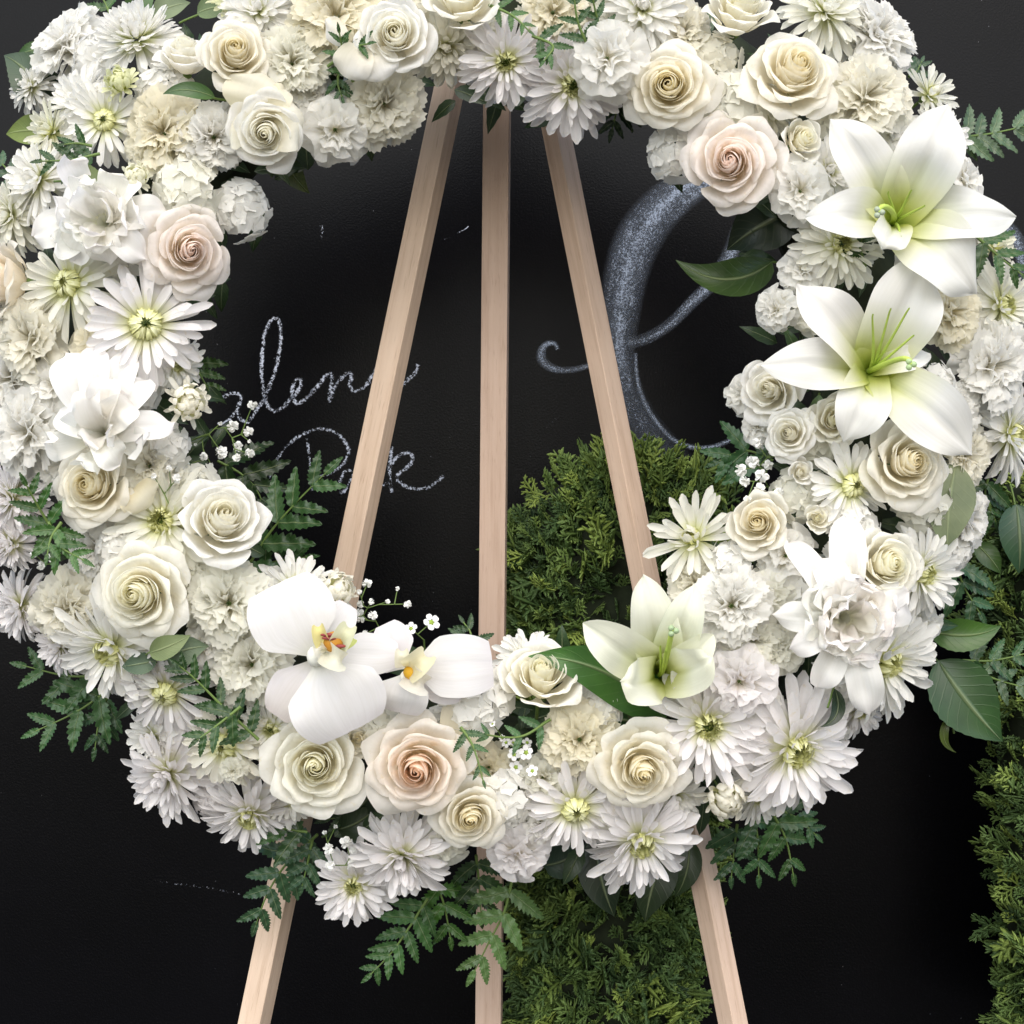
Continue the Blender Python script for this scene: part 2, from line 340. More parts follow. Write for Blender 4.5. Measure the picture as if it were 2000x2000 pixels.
def disc_mesh(i, big):
    """the eye: little incurved florets, deep in the middle and pale at the rim"""
    k = (i, big)
    if k in DISC: return DISC[k]
    r = random.Random(i + 50 * big); g = G(); rr = 0.265 if big else 0.20
    n = 84 if big else 60
    for j in range(n):
        q = math.sqrt((j + 0.5) / n); az = j * 2.39996 + r.uniform(-.35, .35); rad_ = rr * q; tn = r.uniform(.72, 1.12)
        L = (0.075 + 0.13 * q) * r.uniform(0.7, 1.25); wd = 0.022 + 0.022 * q
        lean = lerp(0.05, 0.30 if not big else 0.10, q)
        v = np.linspace(0, 1, 5)[:, None]; s = np.linspace(-1, 1, 3)[None, :]
        cu = (1.5 if big else 0.8) * q                            # curls back over the middle
        a = lean - cu * v * 1.2
        x = rad_ + np.cumsum(np.sin(a), 0) * L / 4 - np.sin(a[0]) * L / 4; z = np.cumsum(np.cos(a), 0) * L / 4 - L / 4 + (-0.05 if q < .3 else 0.0)
        hw = wd * np.clip(1 - v ** 4 * 0.9, 0, 1)
        yy = s * hw; xx = x + 0.6 * np.abs(yy); zz = z + 0 * yy
        ca, sa = math.cos(az), math.sin(az)
        tt = np.clip((0.45 + 0.55 * v) * (0.34 + 0.66 * q) * tn, 0, 1) + 0 * s
        g.grid(np.stack([xx * ca - yy * sa, xx * sa + yy * ca, zz + 0.04], -1), t=tt)
    DISC[k] = g.build('disc_florets', M_DISC); return DISC[k]
_a = np.linspace(0, 2 * math.pi, 9)[:-1]
def calyx_mesh():
    g = G(); pr = [(0.02, 0.02), (0.14, -0.04), (0.20, -0.14), (0.15, -0.28), (0.06, -0.38), (0.045, -0.7), (0.04, -1.5)]
    g.grid(np.array([[(r * math.cos(x), r * math.sin(x), z) for x in _a] for r, z in pr]), close=True)
    return g.build('stem', M_STEM)
STEM = calyx_mesh()

def chrys_parts(seed, style):
    r = random.Random(seed); out = []
    U = r.uniform
    def ring(n, L, el, st, wsc=1.0, r0=0.08, z0=0.0, drop=0.0, jit=1.0, tone=1.0):
        ph = U(0, 6.28)
        for j in range(n):
            if U(0, 1) < drop: continue
            az = ph + 2 * math.pi * j / n + U(-.5, .5) * jit * 2.4 / n
            l = L * U(0.80, 1.08); e = R(el + U(-12, 12) * jit)
            M = rz(az) @ tr(r0, 0, z0 + U(-.01, .01)) @ ry(-e) @ rx(U(-.5, .5)) @ rz(U(-.14, .14)) @ sc(l, l * wsc * U(0.85, 1.15) * (0.75 / max(l, .45)) ** 0.55, l)
            out.append(('petal', lig(st, r.randrange(7)), M, tone * U(0.955, 1.0)))
    if style == 'daisy':
        ring(24, 0.94, -12, 'arch', 1.0, 0.10, -0.08, 0.03); ring(26, 0.92, 1, 'flat', 0.98, 0.10, -0.03, 0.03)
        ring(25, 0.80, 13, 'flat', 0.95, 0.11, 0.0, 0.04); ring(21, 0.62, 26, 'up', 0.9, 0.12, 0.03, 0.06); ring(15, 0.43, 42, 'up', 0.8, 0.12, 0.05, 0.1)
        out.append(('disc_florets', disc_mesh(seed % 3, 0), tr(0, 0, 0.02), 1.0))
    elif style == 'button':      # fewer petals round a fat closed green-cream eye
        ring(20, 0.92, -10, 'flat', 1.05, 0.16, -0.07, 0.04); ring(20, 0.88, 5, 'flat', 1.0, 0.17, -0.02, 0.06); ring(17, 0.72, 18, 'flat', 0.95, 0.18, 0.02, 0.1)
        ring(10, 0.50, 30, 'thin', 1.0, 0.19, 0.03, 0.1)
        out.append(('disc_florets', disc_mesh(seed % 3, 1), tr(0, 0, 0.03) @ sc(1.0, 1.0, 1.25), 1.0))
    elif style == 'full':        # many rows, eye nearly hidden
        ring(24, 0.93, -16, 'arch', 1.0, 0.08, -0.10); ring(26, 0.92, -1, 'flat', 1.0, 0.08, -0.04); ring(25, 0.82, 14, 'flat', 1.0, 0.08, 0.0)
        ring(23, 0.69, 28, 'up', 1.05, 0.07, 0.03); ring(19, 0.55, 44, 'up', 1.0, 0.06, 0.05); ring(11, 0.40, 62, 'in', 1.0, 0.05, 0.06)
        ring(5, 0.26, 80, 'curl', 1.2, 0.03, 0.05)
    elif style == 'pompon':      # dense ball of incurved petals
        for q_, (n_, L_, el_) in enumerate(((24, .66, -30), (24, .68, -12), (24, .66, 4), (23, .62, 18), (21, .58, 30), (19, .54, 42), (16, .50, 54), (13, .46, 64), (9, .42, 74), (5, .38, 84))):
            ring(n_, L_, el_, ('flat', 'up', 'up', 'up', 'in')[min(4, q_ // 2)], 0.92, 0.22 - 0.018 * q_, 0.02 + 0.030 * q_, 0, 1.4)
    elif style == 'spiky':       # half open, petals pointing up and out round a pale yellow heart
        ring(14, 0.96, 4, 'thin', 1.2, 0.10, -0.05); ring(15, 0.86, 20, 'thin', 1.1, 0.10, 0.0); ring(11, 0.66, 44, 'up', 1.0, 0.10, 0.02)
        ring(10, 0.46, 62, 'in', 1.0, 0.08, 0.03, tone=0.97); out.append(('disc_florets', disc_mesh(seed % 3, 0), tr(0, 0, 0.06) @ sc(.8, .8, 1.2), 1.12))
    elif style == 'bud':         # closed button with a few petals leaving it
        for q, n, el, L in ((0, 14, 24, 1.0), (1, 13, 40, 0.95), (2, 11, 56, .85), (3, 8, 70, .7), (4, 6, 80, .6)):
            ring(n, L * 0.88, el, 'curl', 1.2, 0.34 - 0.05 * q, 0.0 + 0.05 * q, 0, 0.4)
        ring(13, 0.88, 6, 'flat', 1.25, 0.16, -0.1, 0.15); ring(9, 0.78, 22, 'up', 1.2, 0.2, -0.05, 0.2)
        out.append(('disc_florets', disc_mesh(1, 0), tr(0, 0, 0.28) @ sc(.7, .7, .8), 1.0))
    out.append(('stem', STEM, tr(0, 0, -0.03) @ sc(.8, .8, .8), None))
    return out

# ---- rose
def rose_parts(seed, openness=1.0, n=27):
    r = random.Random(seed); out = []; ph = r.uniform(0, 6.28)
    nv, nu = 11, 15
    u = np.linspace(-1, 1, nu)[None, :]; v0 = np.linspace(0, 1, nv)[:, None]
    hand = r.choice([-1, 1]); core = r.uniform(0.75, 1.25); lift = r.uniform(-.07, .10); pw = r.uniform(0.98, 1.2); ell = r.uniform(0.80, 0.98)
    for k in range(n):
        q = k / (n - 1)
        Rr = (0.030 + 0.97 * q ** (pw / core ** .5)) * lerp(0.88, 1.0, openness)
        az = ph + hand * k * (2.39996 if q > 0.15 else 2.09) + r.uniform(-.2, .2)
        W = lerp(1.75, 0.66, ss(0, 0.8, q)) * r.uniform(0.92, 1.08)
        H = 0.60 + 0.07 * math.sin(min(1, q * 2.2) * math.pi) - (0.62 * openness + 0.12) * q ** 1.8
        H += r.uniform(-.035, .035) + lift * (1 - q) ** 2
        if k < 2: H += 0.02
        curl = float(ss(0.12, 0.75, q)) * lerp(0.65, 1.05, openness) * r.uniform(0.75, 1.25)
        p0 = (0.06, -0.50); p1 = (Rr * 0.80 + 0.14 * (1 - q) ** 2, -0.46 + 0.42 * (1 - q))
        p2 = (Rr * (0.98 - 0.17 * curl) + 0.05 * (1 - q) ** 2, H + 0.13 * curl - 0.04); p3 = (Rr * (0.96 + 0.10 * curl) - 0.01, H - 0.03 * curl)
        pk = r.uniform(0.03, 0.10) * (0.4 + q); pc = r.uniform(-.15, .15)
        vmax = 1 - (0.16 + 0.20 * q) * np.abs(u) ** 2.4 + pk * np.exp(-((u - pc) / 0.20) ** 2) + 0.016 * np.sin(u * r.uniform(5, 9) + r.uniform(0, 6))
        v = v0 ** 0.85 * vmax
        B = bez(p0, p1, p2, p3, np.clip(v, 0, 1.10)); rad_, z = B[..., 0], B[..., 1]
        rad_ = rad_ + hand * u * v * (0.040 + 0.025 * q)                # one edge tucks in, the other lies out
        fl, fr_ = r.uniform(0.3, 1.5), r.uniform(0.3, 1.5)                 # the shoulders roll back: a pointed tip
        fold = curl * np.clip(v, 0, 1) ** 6 * np.abs(u) ** 1.3 * np.where(u < 0, fl, fr_)
        rad_ = rad_ + 0.11 * fold; z = z - 0.17 * fold
        ph2, ph3 = r.uniform(0, 6), r.uniform(0, 6)
        z = z + 0.030 * (0.3 + q) * v ** 2 * np.sin(u * r.uniform(2, 5) + ph2); rad_ = rad_ + 0.024 * (0.35 + q) * v ** 3 * np.sin(u * r.uniform(3, 6) + ph3)
        th = az + u * W * (0.30 + 0.70 * np.sin(np.clip(v, 0, 1) * 1.57) ** 0.8)
        g = G().grid(np.stack([rad_ * np.cos(th) * lerp(ell, 1, q), rad_ * np.sin(th), z], -1), t=np.clip(v, 0, 1))
        out.append(('petal', g.build('petal', M_ROSE), None, q))
    out.append(('stem', STEM, tr(0, 0, -0.42) @ sc(1, 1, 1), None))
    return out

# ---- carnation
def fan_petal(seed, A=0.62, ruffle=0.16, teeth=1.0, bend=0.9):
    r = np.random.RandomState(seed); nv, nu = 8, 19
    v = np.linspace(0.06, 1, nv)[:, None]; s = np.linspace(-1, 1, nu)[None, :]
    k1, k2 = r.uniform(2.0, 3.4), r.uniform(4.5, 7.5); p1, p2 = r.uniform(0, 6.3, 2)
    zig = teeth * 0.028 * np.where(np.arange(nu) % 2 == 0, 1, -1)[None, :] * r.uniform(0.4, 1.3, nu)[None, :]
    vv = v * (1 - 0.14 * s ** 4) * (1 + (zig + 0.05 * np.sin(k1 * s + p2)) * v ** 4)
    half = 0.07 + A * vv ** 1.25
    th = s * half
    e = -bend * vv ** 1.6                                             # bends outwards as it goes up
    x = np.cumsum(np.cos(e) * np.diff(vv, axis=0, prepend=0), 0); z = np.cumsum(np.sin(e) * np.diff(vv, axis=0, prepend=0), 0)
    ruf = ruffle * vv ** 2 * (np.sin(k1 * s * math.pi * 0.62 + p1) + 0.35 * np.sin(k2 * s * math.pi * 0.62 + p2))
    Y = np.sin(th) * x * 1.05 + 0.25 * ruf; X = x * (0.35 + 0.65 * np.cos(th)); Z = z + ruf
    return G().grid(np.stack([X + 0 * Y, Y, Z], -1), t=np.clip(vv, 0, 1))
FAN = {}
def fan(style, i):
    k = (style, i)
    if k not in FAN:
        p = dict(out=(0.60, 0.085, 1.0, 0.35), mid=(0.56, 0.12, 1.0, 0.85), inn=(0.55, 0.17, 1.0, 0.6), rnd=(0.66, 0.07, 0.25, 0.8), rni=(0.58, 0.11, 0.25, 0.6))[style]
        FAN[k] = fan_petal(i * 17 + 3 + ord(style[0]), *p).build('petal', M_RUF)
    return FAN[k]
def carnation_parts(seed, style):
    r = random.Random(seed); out = []; U = r.uniform
    so, sm, si = ('rnd', 'rnd', 'rni') if style == 'spray' else ('out', 'mid', 'inn')
    base = -0.22
    rows = [(8, 1.02, 14, so, 0.0), (8, 0.98, 33, so, 0.0), (8, 0.90, 52, sm, 0.02), (8, 0.80, 66, sm, 0.05), (7, 0.72, 77, si, 0.09), (5, 0.66, 86, si, 0.05)]
    if style == 'spray': rows = [(7, 1.0, 18, so, 0.0), (7, 0.95, 38, so, 0.0), (6, 0.86, 58, sm, 0.02), (6, 0.74, 74, si, 0.05), (4, 0.64, 85, si, 0.04)]
    for n, L, el, st, r0 in rows:
        ph = U(0, 6.28)
        for j in range(n):
            az = ph + 6.283 * j / n + U(-.25, .25); l = L * U(0.88, 1.08)
            M = rz(az) @ tr(r0, 0, base) @ ry(-R(el + U(-8, 8))) @ rx(U(-.5, .5)) @ sc(l, l * U(0.9, 1.1), l)
            out.append(('petal', fan(st, r.randrange(6)), M, U(0.95, 1.0)))
    out.append(('stem', STEM, tr(0, 0, base) @ sc(.9, .9, .9), None))
    return out

# ---- hydrangea: a dome of four-petalled florets
def hyd_petal(seed):
    r = np.random.RandomState(seed); nv, nu = 5, 7
    v = np.linspace(0, 1, nv)[:, None]; s = np.linspace(-1, 1, nu)[None, :]
    hw = 0.30 * (0.25 + 0.75 * np.sin(np.clip(v * 1.9, 0, 1.57 + 0.35))) * np.clip(1 - v ** 5 * 0.95, 0, 1) ** 0.5 * 2.0
    x = v * (1 - 0.12 * s ** 2 * v); z = 0.05 * s ** 2 * v - 0.05 * v ** 2 + 0.035 * np.sin(3 * s + r.uniform(0, 6)) * v
    return G().grid(np.stack([x + 0 * s, s * hw * 0.88, z + 0 * s], -1)).build('petal', M_PLAIN)
HP = [hyd_petal(i) for i in range(5)]
def hydrangea_parts(seed, nf=12):
    r = random.Random(seed); out = []; U = r.uniform
    for j in range(nf):
        z = 1 - (j + 0.5) / nf * 0.66; a = j * 2.39996 + U(-.25, .25); rr = math.sqrt(1 - z * z); k = U(0.80, 0.92)
        F = sc(1, 1, .8) @ rz(a) @ ry(math.acos(z) + U(-.2, .2)) @ tr(0, 0, k - 0.18) @ rz(U(0, 6.28))
        L = U(0.40, 0.50)
        for i in range(4):
            out.append(('petal', HP[r.randrange(5)], F @ rz(i * 1.5708 + U(-.1, .1)) @ ry(U(-.12, .06)) @ sc(L, L, L), U(0.95, 1.0)))
    out.append(('stem', STEM, tr(0, 0, -0.2), None))
    return out

# ---- free ribbons: a blade along a bezier spine, used for lilies, orchids and leaves
def ribbon(p0, c1, c2, p1, width, side=None, nv=13, nu=7, shape=None, cup=0.0, cupend=None, wave=0.0, twist=0.0, seed=0, serr=0, nrm=None, rib=0.0, crumple=0.0):
    """width is the full width (m); nrm the direction the blade's face looks; cup > 0 raises the edges towards nrm"""
    r = np.random.RandomState(seed)
    v = np.linspace(0, 1, nv); pts = bez(p0, c1, c2, p1, v); tan = np.gradient(pts, axis=0); tan /= np.linalg.norm(tan, axis=1)[:, None]
    nrm = np.array((0, -1, 0.12)) if nrm is None else np.asarray(nrm, float)
    sd = np.cross(np.broadcast_to(nrm, tan.shape), tan); sd /= np.linalg.norm(sd, axis=1)[:, None] + 1e-9
    nn = np.cross(tan, sd)
    s = np.linspace(-1, 1, nu)
    sh = shape or (lambda x: np.sin(np.clip(x, 0, 1) ** 0.8 * math.pi) ** 0.75)
    hw = width / 2 * np.clip(sh(v), 0.015, None)
    if serr: hw = hw * (1 + serr * np.where(np.arange(nv) % 2 == 0, 1, -1) * np.clip(np.sin(v * math.pi) * 2, 0, 1))
    ce = cup if cupend is None else cupend
    cp = (cup + (ce - cup) * v)[:, None]
    tw = (twist * v)[:, None]
    a = s[None, :] * hw[:, None]; bq = cp * (s[None, :] ** 2) * hw[:, None] + wave * width * np.sin(v[:, None] * r.uniform(9, 13) + np.sign(s)[None, :] * 1.1 + r.uniform(0, 6)) * np.abs(s[None, :]) ** 2 * np.sin(v[:, None] * math.pi)
    bq = bq - rib * hw[:, None] * np.exp(-(s[None, :] / 0.13) ** 2)
    if crumple:
        for _ in range(4): bq = bq + crumple * width * r.uniform(.3, 1) * np.sin(v[:, None] * r.uniform(4, 16) + s[None, :] * r.uniform(-4, 4) + r.uniform(0, 6)) * np.clip(v[:, None] * 2, 0, 1) * .5
    A = a * np.cos(tw) - bq * np.sin(tw); B = a * np.sin(tw) + bq * np.cos(tw)
    return pts[:, None, :] + A[..., None] * sd[:, None, :] + B[..., None] * nn[:, None, :]
def tepal_shape(x): return (np.clip(x * 1.0 + 0.10, 0, 1) ** 0.75) * np.clip(1 - x ** 2.4, 0, 1) ** 0.88 * 1.27

def frill_shape(x): return (np.clip(x + 0.08, 0, 1) ** 0.7) * np.clip(1 - x ** 4, 0, 1) ** 0.5 * 1.12
PROTO = {}
def proto(kind, style, var):
    k = (kind, style, var)
    if k not in PROTO:
        sd = 100 * var + 7 * len(style) + sum(map(ord, kind))
        if kind == 'chrysanthemum': PROTO[k] = chrys_parts(sd, style)
        elif kind == 'rose': PROTO[k] = rose_parts(sd, {'open': 1.0, 'half': 0.6, 'tight': 0.25}[style], {'open': 38, 'half': 32, 'tight': 22}[style])
        elif kind == 'carnation': PROTO[k] = carnation_parts(sd, style)
        elif kind == 'hydrangea': PROTO[k] = hydrangea_parts(sd)
    return PROTO[k]
ROSEC = {  # heart, middle, rim
    'cream': ((0.96, 0.89, 0.67), (0.96, 0.92, 0.80), (0.95, 0.925, 0.86)),
    'ivory': ((0.96, 0.93, 0.74), (0.96, 0.94, 0.83), (0.95, 0.935, 0.88)),
    'white': ((0.96, 0.93, 0.80), (0.96, 0.95, 0.89), (0.95, 0.94, 0.92)),
    'blush': ((0.97, 0.84, 0.76), (0.97, 0.89, 0.835), (0.96, 0.92, 0.885)),
    'peach': ((0.96, 0.82, 0.65), (0.96, 0.88, 0.77), (0.95, 0.91, 0.83)),
    'apricot': ((0.97, 0.78, 0.62), (0.97, 0.87, 0.78), (0.96, 0.925, 0.87))}
WHITEC = {'white': (0.93, 0.92, 0.885), 'lilac': (0.92, 0.895, 0.895), 'cream': (0.93, 0.905, 0.81), 'beige': (0.92, 0.88, 0.74), 'ivory': (0.91, 0.90, 0.82), 'yellow': (0.90, 0.89, 0.75), 'green': (0.80, 0.81, 0.54)}
GROUPS = {'rose': 'roses in the wreath', 'chrysanthemum': 'chrysanthemums in the wreath', 'carnation': 'carnations in the wreath', 'hydrangea': 'hydrangea heads in the wreath'}
_rng = random.Random(11); _var = {}
def flower(kind, style, col, px, py, r, label, fx=0.0, fz=0.0, layer=None, roll=None, abs_face=False, sq=1.0):
    r *= {'chrysanthemum': 1.17, 'carnation': 1.15, 'hydrangea': 1.22, 'rose': 1.03}[kind]
    d, ox, oz = ring_dev(px, py)
    if layer is None: layer = {'rose': 0.9, 'chrysanthemum': 0.45, 'carnation': 0.35, 'hydrangea': -0.5}[kind]
    y = ring_y(px, py, layer)
    base = 0 if abs_face else 0.55 * max(-1.2, min(1.2, d))
    f = (ox * base + fx, -1.0, oz * base + fz)
    nv = {'rose': 9, 'chrysanthemum': 6, 'carnation': 6, 'hydrangea': 5}[kind]
    kk = (kind, style); _var[kk] = _var.get(kk, -1) + 1; var = _var[kk] % nv
    M = face_matrix(P(px, py, y), f, rad(r, y), _rng.uniform(0, 6.28) if roll is None else roll) @ Matrix.Diagonal((1, _rng.uniform(.88, 1.0), 1, 1))
    root = thing(kind, None, label, kind, GROUPS[kind], M)
    jt = _rng.uniform(0.97, 1.0)
    for nm, me, pm, q in proto(kind, style, var):
        if nm == 'stem': c = (1, 1, 1)
        elif nm == 'disc_florets': c = (q, q * 1.0, q * (0.9 if col != 'yellow' else 0.7))
        elif kind == 'rose':
            a, m_, z = ROSEC[col]; c = lerp3(a, m_, q / 0.45) if q < 0.45 else lerp3(m_, z, (q - 0.45) / 0.55); c = tuple(x * jt for x in c)
        else:
            w_ = WHITEC[col]; c = tuple(x * jt * q for x in w_)
        link(nm, me, root, pm, c)
    return root
# ------------------------------------------------------------------ setting
def box_mesh(name, x0, x1, y0, y1, z0, z1, mat, bevel=0.0):
    import bmesh
    bm = bmesh.new(); bmesh.ops.create_cube(bm, size=1.0)
    for v in bm.verts: v.co = ((x0 + x1) / 2 + v.co.x * (x1 - x0), (y0 + y1) / 2 + v.co.y * (y1 - y0), (z0 + z1) / 2 + v.co.z * (z1 - z0))
    if bevel: bmesh.ops.bevel(bm, geom=bm.edges[:], offset=bevel, segments=2, affect='EDGES', profile=0.6)
    me = bpy.data.meshes.new(name); bm.to_mesh(me); bm.free(); me.materials.append(mat); return me
YB = 0.45                                     # face of the chalkboard
gme = bpy.data.meshes.new('ground'); gme.from_pydata([(-60, -60, 0), (60, -60, 0), (60, 60, 0), (-60, 60, 0)], [], [(0, 1, 2, 3)]); gme.materials.append(M_GROUND)
tag(link('ground', gme), kind='structure')
board = thing('chalkboard', (0, YB, 0), 'tall black chalkboard wall with white chalk lettering behind the easel', 'chalkboard')
link('panel', box_mesh('panel', -1.6, 1.6, 0, 0.03, 0.0, 2.3, M_BOARD), board)

# ---- chalk writing, laid on the board 1 mm proud
def catmull(pts, n=10):
    pts = np.asarray(pts, float); out = []
    p = np.vstack([2 * pts[0] - pts[1], pts, 2 * pts[-1] - pts[-2]])
    for i in range(1, len(p) - 2):
        t = np.linspace(0, 1, n, endpoint=(i == len(p) - 3))[:, None]
        out.append(0.5 * (2 * p[i] + (p[i+1] - p[i-1]) * t + (2*p[i-1] - 5*p[i] + 4*p[i+1] - p[i+2]) * t**2 + (-p[i-1] + 3*p[i] - 3*p[i+1] + p[i+2]) * t**3))
    return np.vstack(out)
def stroke(g, pts, dens=0.9, edge=0.0, lift=0.0):
    """pts: rows of (px, py, width px[, density])"""
    rows = [tuple(p) + ((1.0,) if len(p) == 3 else ()) for p in pts]
    c = catmull(rows, 9); w3 = [P(a, b, YB) for a, b in c[:, :2]]
    xz = np.array([(p.x, p.z) for p in w3]); tan = np.gradient(xz, axis=0); tan /= np.linalg.norm(tan, axis=1)[:, None] + 1e-9
    nor = np.stack([-tan[:, 1], tan[:, 0]], 1); s = np.linspace(-1, 1, 9)
    kk = S * (D + YB) / D; hw = c[:, 2] * kk / 2 * (0.92 if edge > 0 else 1)
    X = xz[:, None, 0] + nor[:, None, 0] * s[None, :] * hw[:, None]; Z = xz[:, None, 1] + nor[:, None, 1] * s[None, :] * hw[:, None]
    pr = (1 - np.abs(s) ** 2.5)[None, :] if edge <= 0 else np.clip((1 - np.abs(s) ** 1.6) + edge * np.exp(-((np.abs(s) - 0.8) / 0.16) ** 2), 0, None)[None, :] * (1 - np.abs(s) ** 12)[None, :]
    t = dens * pr * c[:, 3][:, None]
    g.grid(np.stack([X, np.full_like(X, -0.001 - lift), Z], -1), t=t)
def letter(strokes, mat, label=None, name='chalk_letter', **kw):
    if name != 'chalk_letter':                       # strokes drawn one by one
        for i, st in enumerate(strokes):
            g = G(); stroke(g, st, lift=0.0004 * i, **kw); o = link(name, g.build(name, mat), board)
        return
    g = G()
    for i, st in enumerate(strokes): stroke(g, st, lift=0.0004 * i, **kw)
    o = link(name, g.build(name, mat), board)
def ln(pts, w=12): return [(x, y, w * 1.0) for x, y in pts]
letter([ln([(432, 780), (445, 771), (460, 768), (471, 775), (466, 794), (452, 816), (436, 827), (425, 826)], 11), ln([(462, 800), (470, 818), (484, 824), (497, 808), (503, 800)], 11)], M_CHALK, dens=1.02)
letter([ln([(497, 806), (515, 782), (526, 756), (537, 726), (547, 682), (549, 650), (546, 630), (539, 622), (529, 627), (518, 650), (513, 686), (511, 722), (515, 764), (523, 792), (536, 803), (552, 797), (562, 788)], 12)], M_CHALK, dens=1.05)
letter([ln([(557, 791), (575, 772), (588, 753), (585, 741), (577, 745), (571, 760), (573, 780), (583, 788), (598, 778), (612, 762)], 12)], M_CHALK, dens=1.05)
letter([ln([(600, 776), (624, 750), (637, 733), (645, 731), (648, 742), (645, 765), (643, 786)], 13), ln([(644, 782), (653, 757), (668, 737), (682, 729), (687, 738), (683, 750), (688, 762), (697, 765), (710, 757), (722, 746)], 12)], M_CHALK, dens=1.05)
letter([ln([(716, 752), (727, 735), (740, 714), (750, 698), (757, 706), (748, 728), (745, 752), (760, 762), (780, 755), (797, 742), (812, 726), (817, 712)], 14)], M_CHALK, dens=1.02)
letter([ln([(527, 935), (531, 915), (539, 900), (559, 873), (590, 849), (629, 838), (660, 848), (678, 870), (680, 890), (668, 909), (645, 924), (620, 932), (605, 930)], 10), ln([(599, 857), (604, 885), (607, 918), (611, 958)], 9)], M_CHALK, dens=0.98)
letter([ln([(688, 922), (677, 918), (667, 932), (662, 950), (669, 962), (681, 949), (690, 928), (694, 945), (706, 952), (716, 940)], 10)], M_CHALK, dens=1.02)
letter([ln([(712, 945), (722, 922), (733, 915), (741, 925), (742, 942), (752, 946), (760, 938)], 10)], M_CHALK, dens=0.98)
letter([ln([(765, 872), (762, 900), (761, 925), (765, 962)], 12), ln([(763, 908), (775, 893), (790, 885), (802, 887), (806, 897), (797, 912), (775, 930), (783, 944), (805, 954), (832, 953), (852, 943), (866, 929)], 11)], M_CHALK, dens=1.05)
# the big rubbed initial
letter([
    [(1475, 318, 40, .6), (1415, 338, 62, .9), (1350, 362, 84, 1), (1290, 408, 100, 1), (1245, 470, 108, 1), (1222, 540, 100, 1), (1211, 620, 88, .88), (1208, 690, 76, .78), (1222, 755, 72, .74), (1250, 820, 78, .64), (1290, 878, 90, .48), (1325, 915, 84, .34)],
    [(1225, 672, 30, .5), (1265, 660, 28, .7), (1310, 632, 28, .8), (1350, 592, 30, .95), (1388, 555, 34, 1), (1425, 500, 40, .95), (1445, 450, 44, .8)],
    [(1089, 683, 10, .9), (1084, 672, 12, 1), (1068, 672, 16, 1), (1057, 688, 22, 1), (1062, 708, 24, .9), (1088, 722, 18, .9), (1120, 722, 15, .9), (1150, 714, 14, .8), (1185, 698, 14, .6), (1210, 688, 10, .4)],
    [(1241, 690, 10, .8), (1244, 735, 11, 1), (1254, 775, 12, 1), (1275, 815, 12, 1), (1310, 855, 12, 1), (1345, 872, 14, 1), (1385, 874, 13, 1), (1425, 860, 12, .9), (1470, 835, 9, .7)],
    [(1930, 430, 26, .6), (1962, 440, 30, .9), (1985, 470, 34, .9), (1998, 520, 34, .8), (2002, 580, 30, .5)]],
    M_CHALKB, 'large rubbed ornate chalk initial in pale blue white', 'chalk_stroke', dens=1.24, edge=0.12)
letter([[(250, 1716, 6, .25), (330, 1724, 8, .55), (420, 1736, 9, .7), (500, 1752, 9, .6), (540, 1760, 6, .3)], [(868, 468, 3, .9), (908, 448, 3, 1.1), (919, 436, 2, .8)], [(1060, 845, 7, .35), (1078, 825, 8, .5), (1092, 812, 6, .3)], [(627, 440, 8, .8), (630, 448, 8, .9), (627, 468, 5, .8)]], M_CHALK, 'faint stray chalk ticks and dotted line', 'chalk_mark', dens=0.95)

# ---- easel
easel = thing('easel', P(960, 300, 0.1) * 1.0, 'bare pinkish wooden easel on three square legs holding the wreath up', 'easel')
eloc = Vector(easel.location)
def leg(top, bot, size, turn, col):
    """square bar from P(top) to P(bot) stretched on to the floor"""
    a, b = P(*top), P(*bot); d = (b - a); b = a + d * ((a.z - 0.0) / -d.z); L = (b - a).length
    me = box_mesh('leg', -size / 2, size / 2, -size / 2, size / 2, 0, L, M_WOOD, 0.0009)
    zq = (b - a).normalized(); yv = Vector((0, 1, 0)); xv = yv.cross(zq).normalized(); yv = zq.cross(xv)
    M = Matrix((xv, yv, zq)).transposed().to_4x4() @ Matrix.Rotation(turn, 4, 'Z'); M.translation = a - eloc
    return link('leg', me, easel, M, col)
leg((920, -30, 0.125), (496, 2000, 0.055), 0.0235, R(21), (0.63, 0.50, 0.39))
leg((1030, -30, 0.125), (1432, 2000, 0.055), 0.0205, R(-41), (0.63, 0.485, 0.38))
leg((973, -30, 0.130), (955, 2000, 0.185), 0.0265, R(4), (0.51, 0.39, 0.315))
bx = P(973, -45, 0.13) - eloc
link('hinge_block', box_mesh('hinge_block', bx.x - 0.04, bx.x + 0.04, bx.y - 0.016, bx.y + 0.016, bx.z + 0.004, bx.z + 0.034, M_WOOD, 0.001), easel, None, (0.6, 0.45, 0.36))

# ---- ring of dark moss that carries the flowers
g = G(); n1, n2 = 72, 12; V = np.zeros((n2, n1, 3)); cc = P(CX, CY, 0.015); Rm, rm = rad(RR), 0.048
for i in range(n1):
    a = 2 * math.pi * i / n1
    for j in range(n2):
        b_ = 2 * math.pi * j / n2; q = Rm + rm * 1.05 * math.cos(b_) + 0.004 * math.sin(9 * a + 3 * b_)
        V[j, i] = (q * math.cos(a), rm * math.sin(b_), q * math.sin(a))
V = np.concatenate([V, V[:1]], 0); V = np.concatenate([V, V[:, :1]], 1)
g.grid(V)
tag(link('wreath_ring', g.build('wreath_ring', M_RING), None, Matrix.Translation(cc)), 'dark mossy ring under the flowers, leaning on the wooden easel', 'wreath')

